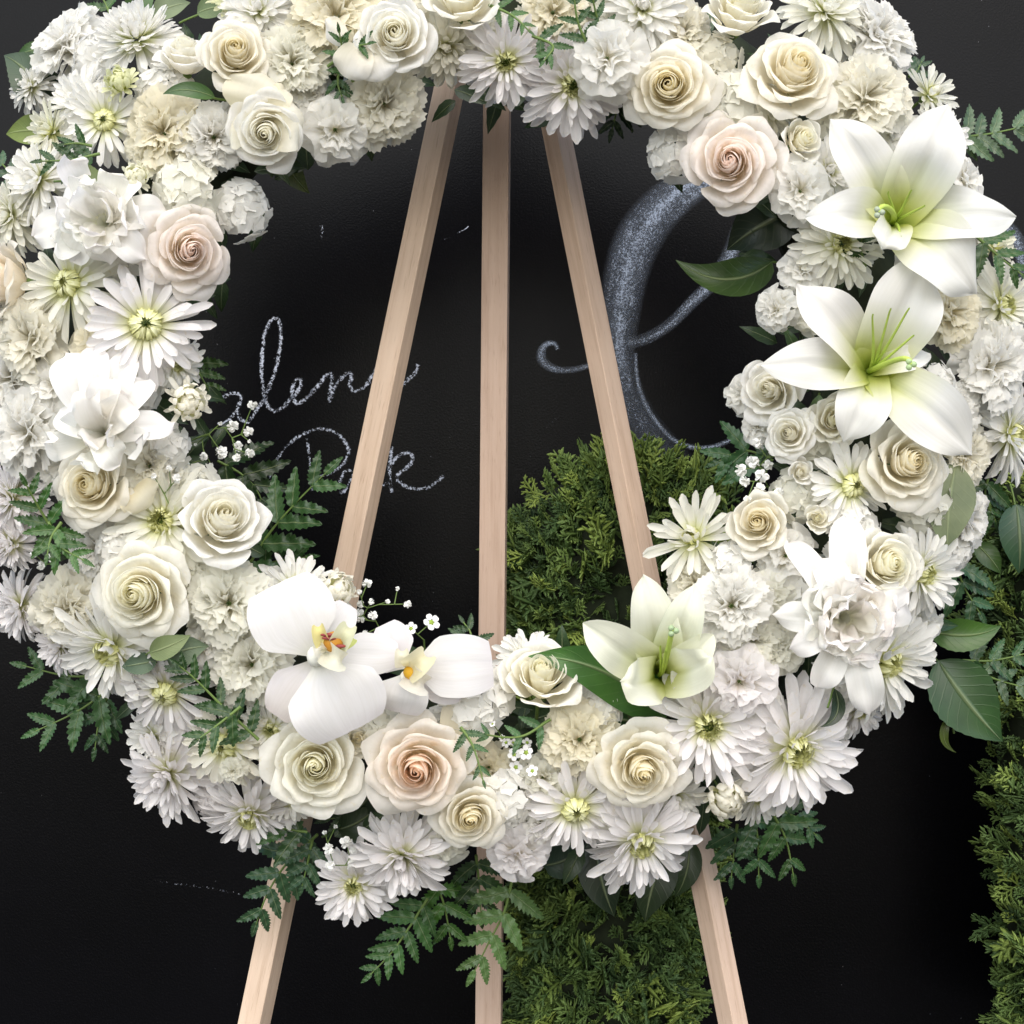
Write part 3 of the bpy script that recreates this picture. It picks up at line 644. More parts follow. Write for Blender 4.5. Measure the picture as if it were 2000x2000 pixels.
# ------------------------------------------------------------------ conifer columns
def spray(seed):
    """one flat fan of scale-leaved twigs growing along +Z, length 1"""
    r = random.Random(seed); V = []; F = []; T = []; n = 0; bend = r.uniform(-.3, .3)
    def twig(a, b, rad0):
        nonlocal n
        a = np.array(a); b = np.array(b); d = b - a; d /= np.linalg.norm(d) + 1e-9
        x = np.cross(d, (0, 1, 0)); x /= np.linalg.norm(x) + 1e-9; y = np.cross(d, x)
        m = a + (b - a) * 0.62
        for c, q, t in ((a, rad0 * .75, 0.0), (m, rad0 * 1.15, 0.6), (b, rad0 * .25, 1.0)):
            for an in (0.5, 2.6, 4.7):
                V.append(c + q * (x * math.cos(an) * 1.25 + y * math.sin(an) * 0.7)); T.append(t * np.clip(b[2] * 1.2, 0.1, 1))
        for lv in (0, 3):
            for j in range(3):
                F.append((n + lv + j, n + lv + (j + 1) % 3, n + lv + 3 + (j + 1) % 3, n + lv + 3 + j))
        n += 9
    def pt(x, z): return (x, bend * z * z * 0.5 + r.uniform(-.02, .02), z)
    twig((0, 0, 0), pt(0, 1.0), 0.042)
    for i in range(7):
        z0 = 0.12 + 0.115 * i; sgn = 1 if i % 2 else -1; L = (0.58 - 0.055 * i) * r.uniform(.75, 1.15); an = R(r.uniform(32, 52))
        ex, ez = sgn * L * math.sin(an), z0 + L * math.cos(an)
        twig((0, 0, z0), pt(ex, ez), 0.042)
        for kx in range(2 if i < 5 else 1):
            q = 0.38 + 0.28 * kx; l2 = L * 0.42 * r.uniform(.7, 1.2); s2 = 1 if kx % 2 else -1; a2 = an * sgn + s2 * R(38)
            bx_, bz_ = sgn * L * q * math.sin(an), z0 + L * q * math.cos(an)
            twig((bx_, 0, bz_), pt(bx_ + l2 * math.sin(a2), bz_ + l2 * math.cos(a2)), 0.038)
    return np.array(V), np.array(F), np.array(T)
SPR = [spray(i) for i in range(7)]
def conifer(label, cpx_top, hw_top, cpx_bot, hw_bot, top, yc, hd, nspr, seed, round_top=60):
    r = np.random.RandomState(seed); g = G()
    root_l = P(cpx_bot, 2000, yc); root_l.z = 0
    root = thing('conifer', root_l, label, 'conifer', 'clipped conifer columns behind the wreath')
    bot = 2080
    kk = S * (D + yc) / D
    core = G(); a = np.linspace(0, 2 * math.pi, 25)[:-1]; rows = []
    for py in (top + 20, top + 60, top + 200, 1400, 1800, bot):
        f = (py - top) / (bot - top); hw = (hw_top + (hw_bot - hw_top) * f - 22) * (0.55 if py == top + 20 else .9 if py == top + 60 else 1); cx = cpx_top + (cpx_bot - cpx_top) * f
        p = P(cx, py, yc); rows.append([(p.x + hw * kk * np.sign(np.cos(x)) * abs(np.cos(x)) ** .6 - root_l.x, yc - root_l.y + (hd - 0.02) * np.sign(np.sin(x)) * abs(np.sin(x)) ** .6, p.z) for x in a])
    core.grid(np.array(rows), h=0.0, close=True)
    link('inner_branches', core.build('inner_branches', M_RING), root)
    for i in range(nspr):
        f = r.uniform(0, 1) ** 0.95; py = top + f * (bot - top)
        cx = cpx_top + (cpx_bot - cpx_top) * f; hw = hw_top + (hw_bot - hw_top) * f
        kx = 1.0
        if py < top + round_top: kx = math.sqrt(max(0.04, 1 - ((top + round_top - py) / round_top) ** 2)) * r.uniform(0.1, 1) ** 0.3
        ang = r.uniform(math.pi * 0.93, math.pi * 2.07)
        ca, sa = math.cos(ang), math.sin(ang)
        inn = r.uniform(-0.016, 0.004)
        clump = math.sin(py * 0.050 + 7 * ang + seed) * 0.007 + math.sin(py * 0.023 - 9 * ang) * 0.008 + math.sin(py * .11 + 17 * ang) * .004
        ux, uy = np.sign(ca) * abs(ca) ** .62, np.sign(sa) * abs(sa) ** .62
        p = P(cx, py, yc)
        pos = np.array([p.x + ux * (hw * kk * kx - 0.012 + inn + clump), yc + uy * (hd - 0.01 + inn + clump), p.z])
        nrm = np.array([ca, sa, 0.0]); upw = r.uniform(0.15, 1.1)
        if py < top + round_top: upw += 1.3 * (1 - (py - top) / round_top)
        ax = nrm * r.uniform(.6, 1) + np.array([r.uniform(-.5, .5), r.uniform(-.35, .35), upw * r.choice([1, 1, 1, -.3])]); ax /= np.linalg.norm(ax)
        fl = np.cross(ax, r.normal(size=3) + nrm * 0.8); fl /= np.linalg.norm(fl); th = np.cross(ax, fl)
        L = r.uniform(0.018, 0.036) * (1.5 if r.uniform() < .25 else 1)
        V, F, Tt = SPR[r.randint(7)]
        W = pos + L * (V[:, :1] * fl + V[:, 1:2] * th + V[:, 2:] * ax) - np.array(root_l)
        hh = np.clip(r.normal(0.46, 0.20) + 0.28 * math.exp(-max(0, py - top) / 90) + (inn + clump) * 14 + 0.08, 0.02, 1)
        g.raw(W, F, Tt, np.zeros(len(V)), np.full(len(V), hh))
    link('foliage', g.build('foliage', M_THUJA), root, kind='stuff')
    t_ = G(); zt = P(0, bot, yc).z
    t_.tube([(0, 0, 0), (0, 0, zt * .5), (0, 0, zt)], [0.022, 0.02, 0.018], 8); link('trunk', t_.build('trunk', simple('conifer_bark', (0.12, 0.085, 0.06), 0.9)), root)
conifer('dark green clipped conifer column behind the easel, inside the ring', 1220, 222, 1176, 146, 918, 0.27, 0.09, 3300, 3, 120)
conifer('dark green clipped conifer column cut by the right picture edge', 2110, 205, 2150, 180, 905, 0.27, 0.09, 1700, 8, 120)
# ------------------------------------------------------------------ the flowers, one row each
# (kind, style, colour, x, y, radius, label, options)
c, k, ro, hy = 'chrysanthemum', 'carnation', 'rose', 'hydrangea'
T = [
 # ---- top left
 (k, 'big', 'white', 135, 88, 84, 'big ruffled white carnation at the upper left shoulder beside the dark serrated leaf', {'fx': -.2, 'fz': .25}),
 (c, 'pompon', 'white', 272, 82, 92, 'dense white pompon chrysanthemum between the big white carnation and a side-facing rose', {'fz': .35, 'layer': .2}),
 (ro, 'half', 'white', 362, 112, 62, 'white rose seen from its side, left of the cream rose at the upper left', {'fx': .3, 'fz': .95, 'layer': .5}),
 (ro, 'open', 'cream', 460, 108, 82, 'cream rose with a golden heart, uppermost at the left, beside the white carnation', {'fx': .25, 'layer': 1.0}),
 (c, 'full', 'white', 158, 200, 72, 'shaggy white chrysanthemum under the big ruffled carnation, left of the curled greenish bud', {'fx': -.3}),
 (c, 'bud', 'green', 237, 165, 36, 'pale green curled chrysanthemum bud below the white pompon', {'fx': .1, 'fz': .1, 'layer': 1.0}),
 (c, 'button', 'white', 205, 236, 72, 'white daisy-like chrysanthemum with drooping petals, below the curled greenish bud', {'fx': .35, 'fz': -.25}),
 (c, 'spiky', 'yellow', 100, 258, 62, 'pale yellow hearted chrysanthemum at the left edge, beside the yellow-green leaf', {'fx': -.45, 'fz': -.05}),
 (k, 'big', 'beige', 318, 258, 80, 'cream crinkled carnation right of the drooping daisy at the upper left', {'fz': -.1}),
 (k, 'big', 'white', 418, 268, 66, 'crumpled white carnation between the cream carnation and the half open white rose', {'fx': .2, 'fz': -.2}),
 (hy, '', 'white', 325, 185, 66, 'small white hydrangea tucked under the side-facing rose', {'layer': -.2}),
 (hy, '', 'white', 205, 120, 70, 'white hydrangea behind the big ruffled carnation and the pompon', {'layer': -.9}),
 (c, 'full', 'white', 78, 350, 80, 'shaggy white chrysanthemum at the left edge above the double lily', {'fx': -.35, 'fz': .1}),
 (c, 'bud', 'yellow', 265, 348, 34, 'yellowish closed bud above the upper left double lily', {'fx': .5, 'fz': .3, 'layer': .8}),
 (hy, '', 'ivory', 365, 375, 82, 'ivory hydrangea above the blush rose on the left arc', {'layer': .1}),
 (hy, '', 'white', 468, 410, 66, 'white hydrangea hanging over the opening, right of the blush rose', {'fx': .3, 'layer': -.1}),
 (ro, 'open', 'blush', 368, 490, 94, 'blush pink rose on the left arc beside the upper double lily', {'fx': .18, 'fz': -.05, 'layer': 1.1}),
 (c, 'full', 'ivory', 22, 420, 72, 'cream chrysanthemum cut by the left picture edge above the peach rose', {'fx': -.2}),
 (ro, 'half', 'peach', 8, 545, 84, 'peach rose seen from its side at the left picture edge', {'fx': -.9, 'fz': .15, 'layer': 1.0}),
 (c, 'button', 'ivory', 137, 556, 92, 'ivory daisy-like chrysanthemum with a fat green eye, right of the peach rose', {'fx': -.1, 'fz': .05}),
 (c, 'button', 'lilac', 285, 634, 108, 'large open white daisy-like chrysanthemum with a pale green eye under the blush rose', {'fx': .1, 'layer': .9}),
 (k, 'big', 'cream', 60, 660, 80, 'cream carnation below the peach rose at the left edge', {'fx': -.1}),
 (k, 'spray', 'beige', 186, 672, 52, 'small beige carnation peeping out above the lower double lily', {'layer': .1}),
 (c, 'daisy', 'white', 345, 712, 55, 'white chrysanthemum half hidden under the large open daisy on the left arc', {'fx': .6, 'fz': -.4, 'layer': .1}),
 (k, 'big', 'white', 20, 740, 75, 'white carnation at the left picture edge beside the lower double lily', {'layer': -.1}),
 (k, 'big', 'white', 55, 845, 84, 'crumpled white carnation left of the cream rose with a turned down petal', {'fx': -.15}),
 (k, 'big', 'white', 128, 905, 60, 'white carnation tucked behind the left rose with a turned down petal', {'layer': -.3}),
 (c, 'bud', 'cream', 366, 785, 48, 'cream half open chrysanthemum bud beside the left baby breath sprig', {'fx': .1, 'fz': -.05, 'layer': .9}),
 (ro, 'open', 'cream', 183, 948, 88, 'cream rose with a turned down petal on the left arc, below the double lily', {'fx': .0, 'fz': .05}),
 (k, 'big', 'cream', 292, 910, 60, 'cream carnation right of the left rose with a turned down petal', {'layer': .2}),
 (hy, '', 'white', 330, 875, 54, 'white hydrangea beside the left baby breath sprig', {'layer': .1}),
 (c, 'full', 'lilac', 22, 975, 74, 'white chrysanthemum cut by the left picture edge, left of the serrated fern tips', {'fx': -.2, 'layer': .3}),
 (c, 'daisy', 'ivory', 318, 1018, 105, 'ivory daisy with a yellow eye partly covered by the round white rose', {'fx': -.15, 'fz': .1, 'layer': .2}),
 (ro, 'half', 'white', 432, 1020, 98, 'round white rose in front of the big fern frond, inner left', {'fx': .1, 'fz': .3, 'layer': 1.2}),
 (c, 'pompon', 'lilac', 25, 1060, 62, 'lilac white pompon chrysanthemum at the left edge under the serrated fern tips', {'fx': -.4}),
 (ro, 'open', 'ivory', 276, 1158, 104, 'large ivory rose at the lower left above the grey green rose leaves', {'fz': .05, 'layer': 1.3}),
 (k, 'big', 'ivory', 446, 1178, 82, 'ivory carnation right of the large ivory rose at the lower left', {'layer': .6}),
 (k, 'big', 'white', 190, 1070, 60, 'white carnation behind the upper left of the large ivory rose', {'layer': .0}),
 (c, 'full', 'lilac', 38, 1185, 68, 'lilac white chrysanthemum at the lower left edge beside the cream carnation', {'fx': -.3, 'fz': -.1}),
 (k, 'big', 'cream', 132, 1190, 74, 'cream carnation between the lilac chrysanthemum and the large ivory rose', {'layer': .3}),
 (c, 'daisy', 'white', 218, 1268, 110, 'white daisy with yellow florets drooping below the large ivory rose', {'fx': -.2, 'fz': -.35, 'layer': .6}),
 (c, 'button', 'lilac', 325, 1350, 86, 'white daisy hanging below the grey green rose leaves', {'fz': -.4}),
 (k, 'big', 'ivory', 488, 1300, 76, 'ivory carnation left of the larger orchid', {'fx': -.1, 'layer': .3}),
 (c, 'full', 'lilac', 328, 1512, 98, 'big shaggy lilac white chrysanthemum at the outer lower left', {'fx': -.15, 'fz': -.2, 'layer': .5}),
 (c, 'button', 'cream', 440, 1455, 76, 'cream chrysanthemum with a green button eye under the dark fern', {'fx': -.1, 'layer': .4}),
 (c, 'daisy', 'lilac', 488, 1592, 88, 'white daisy drooping beside the bottom left fern tip', {'fx': .2, 'fz': -.45, 'layer': .2}),
 (k, 'spray', 'ivory', 455, 1505, 26, 'tiny ivory bud below the green button chrysanthemum', {'layer': .9}),
 (hy, '', 'lilac', 420, 1555, 52, 'lilac white hydrangea between two chrysanthemums at the lower left', {'layer': -.4}),
 # ---- bottom
 (c, 'daisy', 'white', 578, 1150, 86, 'white daisy standing up behind the larger orchid', {'fz': .8, 'layer': .0}),
 (c, 'bud', 'cream', 655, 1155, 42, 'cream closed bud right of the daisy behind the larger orchid', {'fx': .4, 'fz': .2, 'layer': .7}),
 (ro, 'open', 'ivory', 618, 1492, 112, 'large ivory rose with a yellow heart under the larger orchid', {'fx': .12, 'fz': .2, 'layer': 1.0}),
 (ro, 'open', 'apricot', 815, 1497, 112, 'blush rose with an apricot heart in the middle of the bottom arc', {'layer': 1.1}),
 (ro, 'half', 'cream', 700, 1440, 48, 'small cream spray rose between the ivory rose and the apricot hearted rose', {'layer': .4}),
 (hy, '', 'ivory', 722, 1420, 62, 'ivory hydrangea under the larger orchid', {'layer': .0}),
 (ro, 'open', 'cream', 918, 1592, 74, 'smaller cream rose below the apricot hearted rose', {'fx': .05, 'fz': .1, 'layer': .9}),
 (hy, '', 'white', 930, 1370, 82, 'white hydrangea under the smaller orchid', {'layer': .3}),
 (hy, '', 'white', 985, 1560, 66, 'white hydrangea right of the smaller cream rose', {'layer': .0}),
 (k, 'big', 'beige', 955, 1500, 50, 'beige carnation behind the waxflower sprig', {'layer': -.3}),
 (k, 'spray', 'lilac', 1010, 1670, 60, 'lilac white small carnation at the bottom beside a dark leaf', {'fz': -.2, 'layer': .5}),
 (c, 'full', 'lilac', 785, 1672, 92, 'lilac white chrysanthemum below the apricot hearted rose', {'fz': -.15, 'layer': .5}),
 (c, 'daisy', 'lilac', 692, 1728, 78, 'small white daisy at the very bottom left of the ring', {'fx': .05, 'fz': .45, 'layer': .7}),
 (c, 'daisy', 'white', 560, 1560, 60, 'white chrysanthemum hidden under the large ivory rose of the bottom arc', {'layer': -.5}),
 (ro, 'half', 'ivory', 1055, 1326, 88, 'ivory rose left of the broad green lily leaf', {'fx': .1, 'fz': .5, 'layer': 1.0}),
 (c, 'daisy', 'white', 1030, 1285, 60, 'white chrysanthemum peeping above the ivory rose beside the middle easel leg', {'fz': .6, 'layer': .0}),
 (k, 'big', 'beige', 1132, 1446, 70, 'beige carnation left of the cream rose under the green lily leaf', {'layer': .4}),
 (hy, '', 'white', 1170, 1380, 58, 'white hydrangea under the broad green lily leaf', {'layer': -.2}),
 (ro, 'open', 'cream', 1250, 1500, 98, 'cream rose with a golden heart at the bottom right of the middle', {'layer': 1.1}),
 (c, 'button', 'lilac', 1122, 1578, 88, 'white chrysanthemum with a long green eye, left of the bottom cream rose', {'fx': .15, 'fz': -.15, 'layer': .4}),
 (c, 'daisy', 'lilac', 1252, 1642, 112, 'large white daisy with curled yellow eye below the bottom cream rose', {'fz': -.2, 'layer': .8}),
 (c, 'daisy', 'white', 1120, 1510, 70, 'white chrysanthemum petals behind the beige carnation at the bottom', {'layer': -.3}),
 (c, 'bud', 'cream', 1412, 1552, 52, 'cream half open bud below the two white daisies at the lower right', {'fx': .05, 'fz': -.1, 'layer': .7}),
 (c, 'daisy', 'lilac', 1382, 1418, 116, 'white daisy with a pale yellow eye under the green lily', {'layer': .5}),
 (c, 'daisy', 'lilac', 1553, 1464, 128, 'largest white daisy, with a round yellow eye, at the lower right', {'layer': .9}),
 (k, 'spray', 'lilac', 1446, 1332, 70, 'lilac white carnation right of the green lily, above the largest daisy', {'layer': .7}),
 (k, 'big', 'white', 1428, 1182, 78, 'bright white carnation between the green lily and the lower right double lily', {'layer': .8}),
 (k, 'big', 'ivory', 1470, 1250, 58, 'ivory carnation under the bright white carnation near the green lily', {'layer': .2}),
 (k, 'big', 'cream', 1360, 1140, 55, 'cream carnation above the green lily', {'layer': .1}),
 # ---- right
 (c, 'spiky', 'ivory', 1355, 1052, 86, 'spiky pale yellow chrysanthemum at the inner right above the green lily', {'fx': -.1, 'fz': .1, 'layer': .7}),
 (ro, 'half', 'cream', 1482, 1022, 70, 'small cream rose right of the spiky pale yellow chrysanthemum', {'layer': .8}),
 (ro, 'half', 'ivory', 1726, 1104, 82, 'ivory rose with a yellow heart above the lower right double lily', {'fx': .1, 'fz': .2, 'layer': 1.2}),
 (c, 'daisy', 'white', 1800, 1120, 92, 'white daisy facing right beside the ivory rose with a yellow heart', {'fx': .35, 'fz': -.05, 'layer': .6}),
 (c, 'daisy', 'white', 1728, 1292, 112, 'white daisy facing right at the lower right, beside the dark serrated leaf', {'fx': .3, 'fz': -.1, 'layer': .7}),
 (c, 'daisy', 'lilac', 1680, 1385, 60, 'white chrysanthemum petals peeping out under the lower right double lily', {'fz': -.4, 'layer': .0}),
 (hy, '', 'white', 1640, 1340, 60, 'white hydrangea under the lower right double lily', {'layer': .0}),
 (k, 'big', 'white', 1885, 1010, 62, 'white carnation at the outer right behind the grey green leaf', {'fx': .5, 'layer': .1}),
 (ro, 'open', 'cream', 1770, 905, 100, 'large cream rose under the lower of the two open lilies', {'fz': .1, 'layer': 1.1}),
 (c, 'button', 'white', 1662, 948, 80, 'white daisy with a green button eye, left of the large cream rose', {'fx': .35, 'layer': .5}),
 (ro, 'half', 'white', 1508, 762, 72, 'white spray rose at the inner right under the left petal of the open lily', {'fx': -.1, 'layer': .7}),
 (ro, 'open', 'white', 1542, 848, 56, 'small open white spray rose at the inner right below the white spray rose', {'fx': -.05, 'layer': 1.0}),
 (ro, 'half', 'ivory', 1628, 822, 62, 'ivory spray rose partly covered by the downward petal of the open lily', {'fx': .1, 'layer': .6}),
 (ro, 'tight', 'white', 1562, 922, 32, 'tiny white spray rose above the baby breath at the inner right', {'fx': .3, 'layer': .7}),
 (ro, 'tight', 'ivory', 1596, 1012, 34, 'tiny ivory spray rose right of the small cream rose', {'layer': .7}),
 (hy, '', 'ivory', 1560, 965, 60, 'ivory hydrangea behind the tiny spray roses at the inner right', {'layer': -.1}),
 (hy, '', 'white', 1660, 1040, 66, 'white hydrangea left of the ivory rose with a yellow heart', {'layer': .2}),
 (hy, '', 'white', 1810, 760, 66, 'white hydrangea between the lower open lily and the big right carnation', {'layer': .0}),
 (hy, '', 'ivory', 1590, 860, 60, 'ivory hydrangea behind the spray roses on the right arc', {'layer': -.3}),
 (k, 'big', 'beige', 1855, 610, 66, 'beige carnation right of the lower open lily', {'fx': .1, 'layer': .2}),
 (c, 'daisy', 'ivory', 1958, 598, 84, 'ivory daisy with a bright yellow eye at the right picture edge', {'fx': .1, 'layer': .5}),
 (k, 'big', 'white', 1940, 715, 88, 'big white carnation at the right picture edge under the yellow eyed daisy', {'layer': .5}),
 (c, 'daisy', 'white', 1975, 850, 88, 'white daisy facing right at the right picture edge under the big carnation', {'fx': .35, 'fz': -.05, 'layer': .4}),
 (k, 'big', 'cream', 1885, 890, 58, 'cream carnation right of the large cream rose, behind the grey green leaf', {'layer': -.1}),
 (k, 'spray', 'white', 1568, 528, 46, 'small white carnation at the tip of the upper left lily petal', {'fx': -.2, 'layer': .3}),
 (k, 'spray', 'white', 1516, 605, 42, 'lone small white carnation at the inner right edge of the ring', {'fx': -.25, 'layer': .4}),
 (k, 'spray', 'ivory', 1585, 615, 40, 'small ivory carnation just behind the lower open lily', {'layer': -.1}),
 (c, 'daisy', 'ivory', 1640, 478, 82, 'ivory chrysanthemum with a green eye between the two open lilies', {'fx': .2, 'layer': .3}),
 (c, 'full', 'white', 1618, 335, 66, 'white chrysanthemum behind the left petal of the upper open lily', {'layer': -.1}),
 (ro, 'tight', 'ivory', 1562, 275, 52, 'ivory spray rose bud between the blush rose and the upper open lily', {'fx': .3, 'fz': .1, 'layer': .7}),
 (k, 'spray', 'white', 1564, 372, 64, 'round white carnation right of the blush rose at the upper right', {'layer': .8}),
 (ro, 'open', 'blush', 1428, 318, 104, 'large blush rose at the inner upper right', {'fx': -.05, 'fz': .05, 'layer': 1.1}),
 (hy, '', 'white', 1320, 300, 62, 'white hydrangea hanging over the opening left of the large blush rose', {'layer': .0}),
 (hy, '', 'ivory', 1430, 205, 82, 'ivory hydrangea between two cream roses at the upper right', {'layer': -.1}),
 # ---- top
 (ro, 'open', 'cream', 1308, 170, 92, 'cream rose left of the largest cream rose at the upper right', {'fx': -.1, 'layer': 1.0}),
 (ro, 'open', 'cream', 1550, 146, 98, 'largest cream rose, wide open, at the upper right', {'fz': .1, 'layer': 1.1}),
 (ro, 'half', 'ivory', 1443, 22, 80, 'ivory rose at the top picture edge above the largest cream rose', {'fz': .55, 'layer': .9}),
 (k, 'spray', 'white', 1186, 112, 72, 'brightest white carnation at the top, over the edge of a daisy', {'layer': 1.2}),
 (c, 'daisy', 'lilac', 1120, 165, 98, 'white daisy partly covered by the brightest white carnation', {'fx': .1, 'fz': -.2, 'layer': .5}),
 (c, 'daisy', 'lilac', 988, 120, 86, 'white daisy in front of the top of the middle easel leg', {'fz': -.2, 'layer': .5}),
 (c, 'full', 'cream', 872, 90, 76, 'shaded cream chrysanthemum right of the white rose with turned down petals', {'fx': -.1, 'fz': -.35, 'layer': -.1}),
 (ro, 'half', 'ivory', 905, 0, 84, 'ivory rose cut by the top picture edge above the daisies', {'fz': .5, 'layer': .8}),
 (ro, 'half', 'white', 772, 72, 82, 'white rose with turned down petals at the top, left of the easel', {'fz': .05, 'layer': 1.2}),
 (k, 'big', 'cream', 750, 205, 80, 'cream carnation hanging below the white rose with turned down petals', {'fx': .05, 'fz': -.25, 'layer': .4}),
 (k, 'spray', 'white', 655, 256, 68, 'round white carnation at the inner upper left', {'fz': -.15, 'layer': .6}),
 (ro, 'half', 'white', 522, 256, 84, 'half open white rose facing down at the inner upper left', {'fx': -.1, 'fz': -.25, 'layer': 1.2}),
 (k, 'big', 'ivory', 568, 122, 68, 'ivory carnation right of the uppermost cream rose at the left', {'layer': .3}),
 (k, 'big', 'beige', 655, 32, 92, 'beige carnation at the top edge left of the white rose with turned down petals', {'layer': .3}),
 (c, 'full', 'white', 505, 22, 76, 'white chrysanthemum at the top picture edge above the left cream rose', {'fx': .1, 'layer': .4}),
 (c, 'spiky', 'green', 455, -5, 48, 'greenish chrysanthemum cut by the top picture edge beside a sage leaf', {'fz': .3, 'layer': .2}),
 (k, 'big', 'beige', 1080, 22, 64, 'beige carnation at the top picture edge between fern tips', {'fz': -.1, 'layer': .3}),
 (c, 'full', 'white', 1255, 18, 88, 'white chrysanthemum at the top picture edge left of the ivory rose', {'layer': .5}),
 (k, 'big', 'cream', 1335, 62, 58, 'cream carnation between the top white chrysanthemum and the ivory rose', {'layer': .1}),
 (c, 'full', 'ivory', 1612, 22, 86, 'pale yellow chrysanthemum at the top picture edge, upper right', {'fx': .1, 'fz': .3, 'layer': .5}),
 (k, 'big', 'white', 1708, 68, 88, 'ruffled white carnation at the outer upper right corner of the ring', {'fx': .15, 'layer': .4}),
 (k, 'big', 'cream', 1692, 188, 88, 'cream crinkled carnation above the upper open lily', {'layer': .6}),
 (c, 'spiky', 'ivory', 1815, 185, 62, 'pale yellow spiky chrysanthemum behind the top petal of the upper open lily', {'fx': .3, 'fz': .2, 'layer': .3}),
 (c, 'daisy', 'white', 1845, 270, 66, 'white daisy facing right beside the outer right fern', {'fx': .5, 'layer': .2}),
 (k, 'spray', 'white', 1885, 352, 48, 'small white carnation behind the right petal of the upper open lily', {'fx': .3, 'layer': .0}),
 (c, 'spiky', 'yellow', 1940, 480, 52, 'yellow cream chrysanthemum at the right edge below the upper open lily', {'fx': .3, 'layer': .0}),
 (hy, '', 'white', 1760, 300, 70, 'white hydrangea behind the upper open lily', {'layer': -.7}),
 (hy, '', 'white', 1800, 500, 70, 'white hydrangea hidden behind the two open lilies', {'layer': -.7}),
 (hy, '', 'ivory', 1180, 25, 60, 'ivory hydrangea between the top beige carnation and the white chrysanthemum', {'layer': -.3}),
 (hy, '', 'cream', 800, 10, 66, 'cream hydrangea at the top edge behind the white rose with turned down petals', {'layer': -.3}),
 (hy, '', 'ivory', 1630, 235, 60, 'ivory hydrangea above the round white carnation at the upper right', {'layer': -.4}),
 (hy, '', 'white', 1590, 1150, 80, 'white hydrangea behind the lower right double lily', {'layer': -.4}),
 (hy, '', 'white', 240, 480, 80, 'white hydrangea behind the upper double lily on the left', {'layer': -.6}),
 (hy, '', 'white', 240, 760, 84, 'white hydrangea behind the lower double lily on the left', {'layer': -.6}),
 (hy, '', 'ivory', 380, 960, 60, 'ivory hydrangea above the round white rose, inner left', {'layer': -.3}),
 (hy, '', 'white', 860, 1440, 70, 'white hydrangea behind the apricot hearted rose', {'layer': -.4}),
 (hy, '', 'ivory', 1200, 1580, 70, 'ivory hydrangea behind the bottom cream rose', {'layer': -.5}),
 (hy, '', 'white', 1480, 1400, 70, 'white hydrangea between the two white daisies at the lower right', {'layer': -.3}),
 (hy, '', 'ivory', 1800, 990, 70, 'ivory hydrangea below the large cream rose on the right arc', {'layer': -.4}),
 # ---- smaller fillers seen between the others
 (k, 'spray', 'ivory', 945, 62, 50, 'shaded ivory carnation under the ivory rose cut by the top edge', {'layer': .0}),
 (hy, '', 'ivory', 1245, 95, 52, 'ivory hydrangea right of the brightest white carnation', {'layer': -.1}),
 (hy, '', 'cream', 1395, 115, 58, 'cream hydrangea between the ivory top rose and its left cream neighbour', {'layer': -.1}),
 (c, 'daisy', 'ivory', 1500, 215, 55, 'ivory chrysanthemum petals between the largest cream rose and the large blush rose', {'layer': -.2}),
 (k, 'spray', 'ivory', 1745, 255, 52, 'small ivory carnation in the fork of the two top petals of the upper open lily', {'layer': -.2}),
 (k, 'big', 'white', 1850, 800, 62, 'white carnation right of the tip of the lower open lily', {'layer': .0}),
 (k, 'spray', 'white', 1455, 770, 46, 'small white carnation at the inner edge left of the white spray rose', {'fx': -.3, 'layer': .2}),
 (k, 'spray', 'white', 1480, 832, 36, 'tiny white carnation left of the small open white spray rose', {'fx': -.2, 'layer': .3}),
 (k, 'spray', 'white', 1535, 1085, 58, 'white carnation under the small cream rose beside the double lily', {'layer': .3}),
 (k, 'spray', 'ivory', 1500, 1160, 52, 'ivory carnation left of the lower right double lily', {'layer': .3}),
 (hy, '', 'white', 1430, 1100, 54, 'white hydrangea under the spiky pale yellow chrysanthemum', {'layer': .1}),
 (k, 'spray', 'ivory', 1525, 1265, 50, 'ivory carnation under the left petals of the lower right double lily', {'layer': .2}),
 (c, 'full', 'white', 1320, 1555, 56, 'white chrysanthemum between bottom cream rose and half open bud', {'layer': -.2}),
 (c, 'daisy', 'white', 1480, 1555, 55, 'white chrysanthemum tucked under the largest daisy', {'layer': -.2}),
 (k, 'spray', 'white', 1055, 1610, 44, 'small white carnation above the lilac white one at the bottom', {'layer': .2}),
 (k, 'spray', 'ivory', 1060, 1520, 50, 'ivory carnation right of the waxflower sprig', {'layer': .1}),
 (k, 'spray', 'ivory', 868, 1648, 46, 'ivory carnation left of the smaller cream rose at the bottom', {'layer': .1}),
 (c, 'daisy', 'white', 530, 1425, 62, 'white chrysanthemum at the left of the large ivory rose of the bottom arc', {'layer': .1}),
 (k, 'spray', 'white', 400, 1255, 46, 'small white carnation above the wide grey green rose leaf', {'layer': .2}),
 (hy, '', 'white', 232, 1075, 52, 'white hydrangea above the large ivory rose at the lower left', {'layer': .1}),
 (c, 'full', 'lilac', 118, 1262, 56, 'lilac white chrysanthemum at the outer lower left above the fern fronds', {'fx': -.3, 'fz': -.2, 'layer': .1}),
 (k, 'spray', 'white', 105, 755, 58, 'white carnation left of the lower double lily', {'layer': .2}),
 (c, 'full', 'white', 300, 1440, 58, 'white chrysanthemum between hanging daisy and big shaggy lilac chrysanthemum', {'fx': -.2, 'layer': .0}),
 (k, 'spray', 'ivory', 375, 1140, 46, 'small ivory carnation between the round white rose and the large ivory rose', {'layer': .4}),
 (k, 'spray', 'white', 605, 185, 44, 'small white carnation between the half open white rose and its ivory neighbour', {'layer': .0}),
 (k, 'spray', 'ivory', 720, 150, 44, 'ivory carnation behind the turned down petals of the top white rose', {'layer': -.3}),
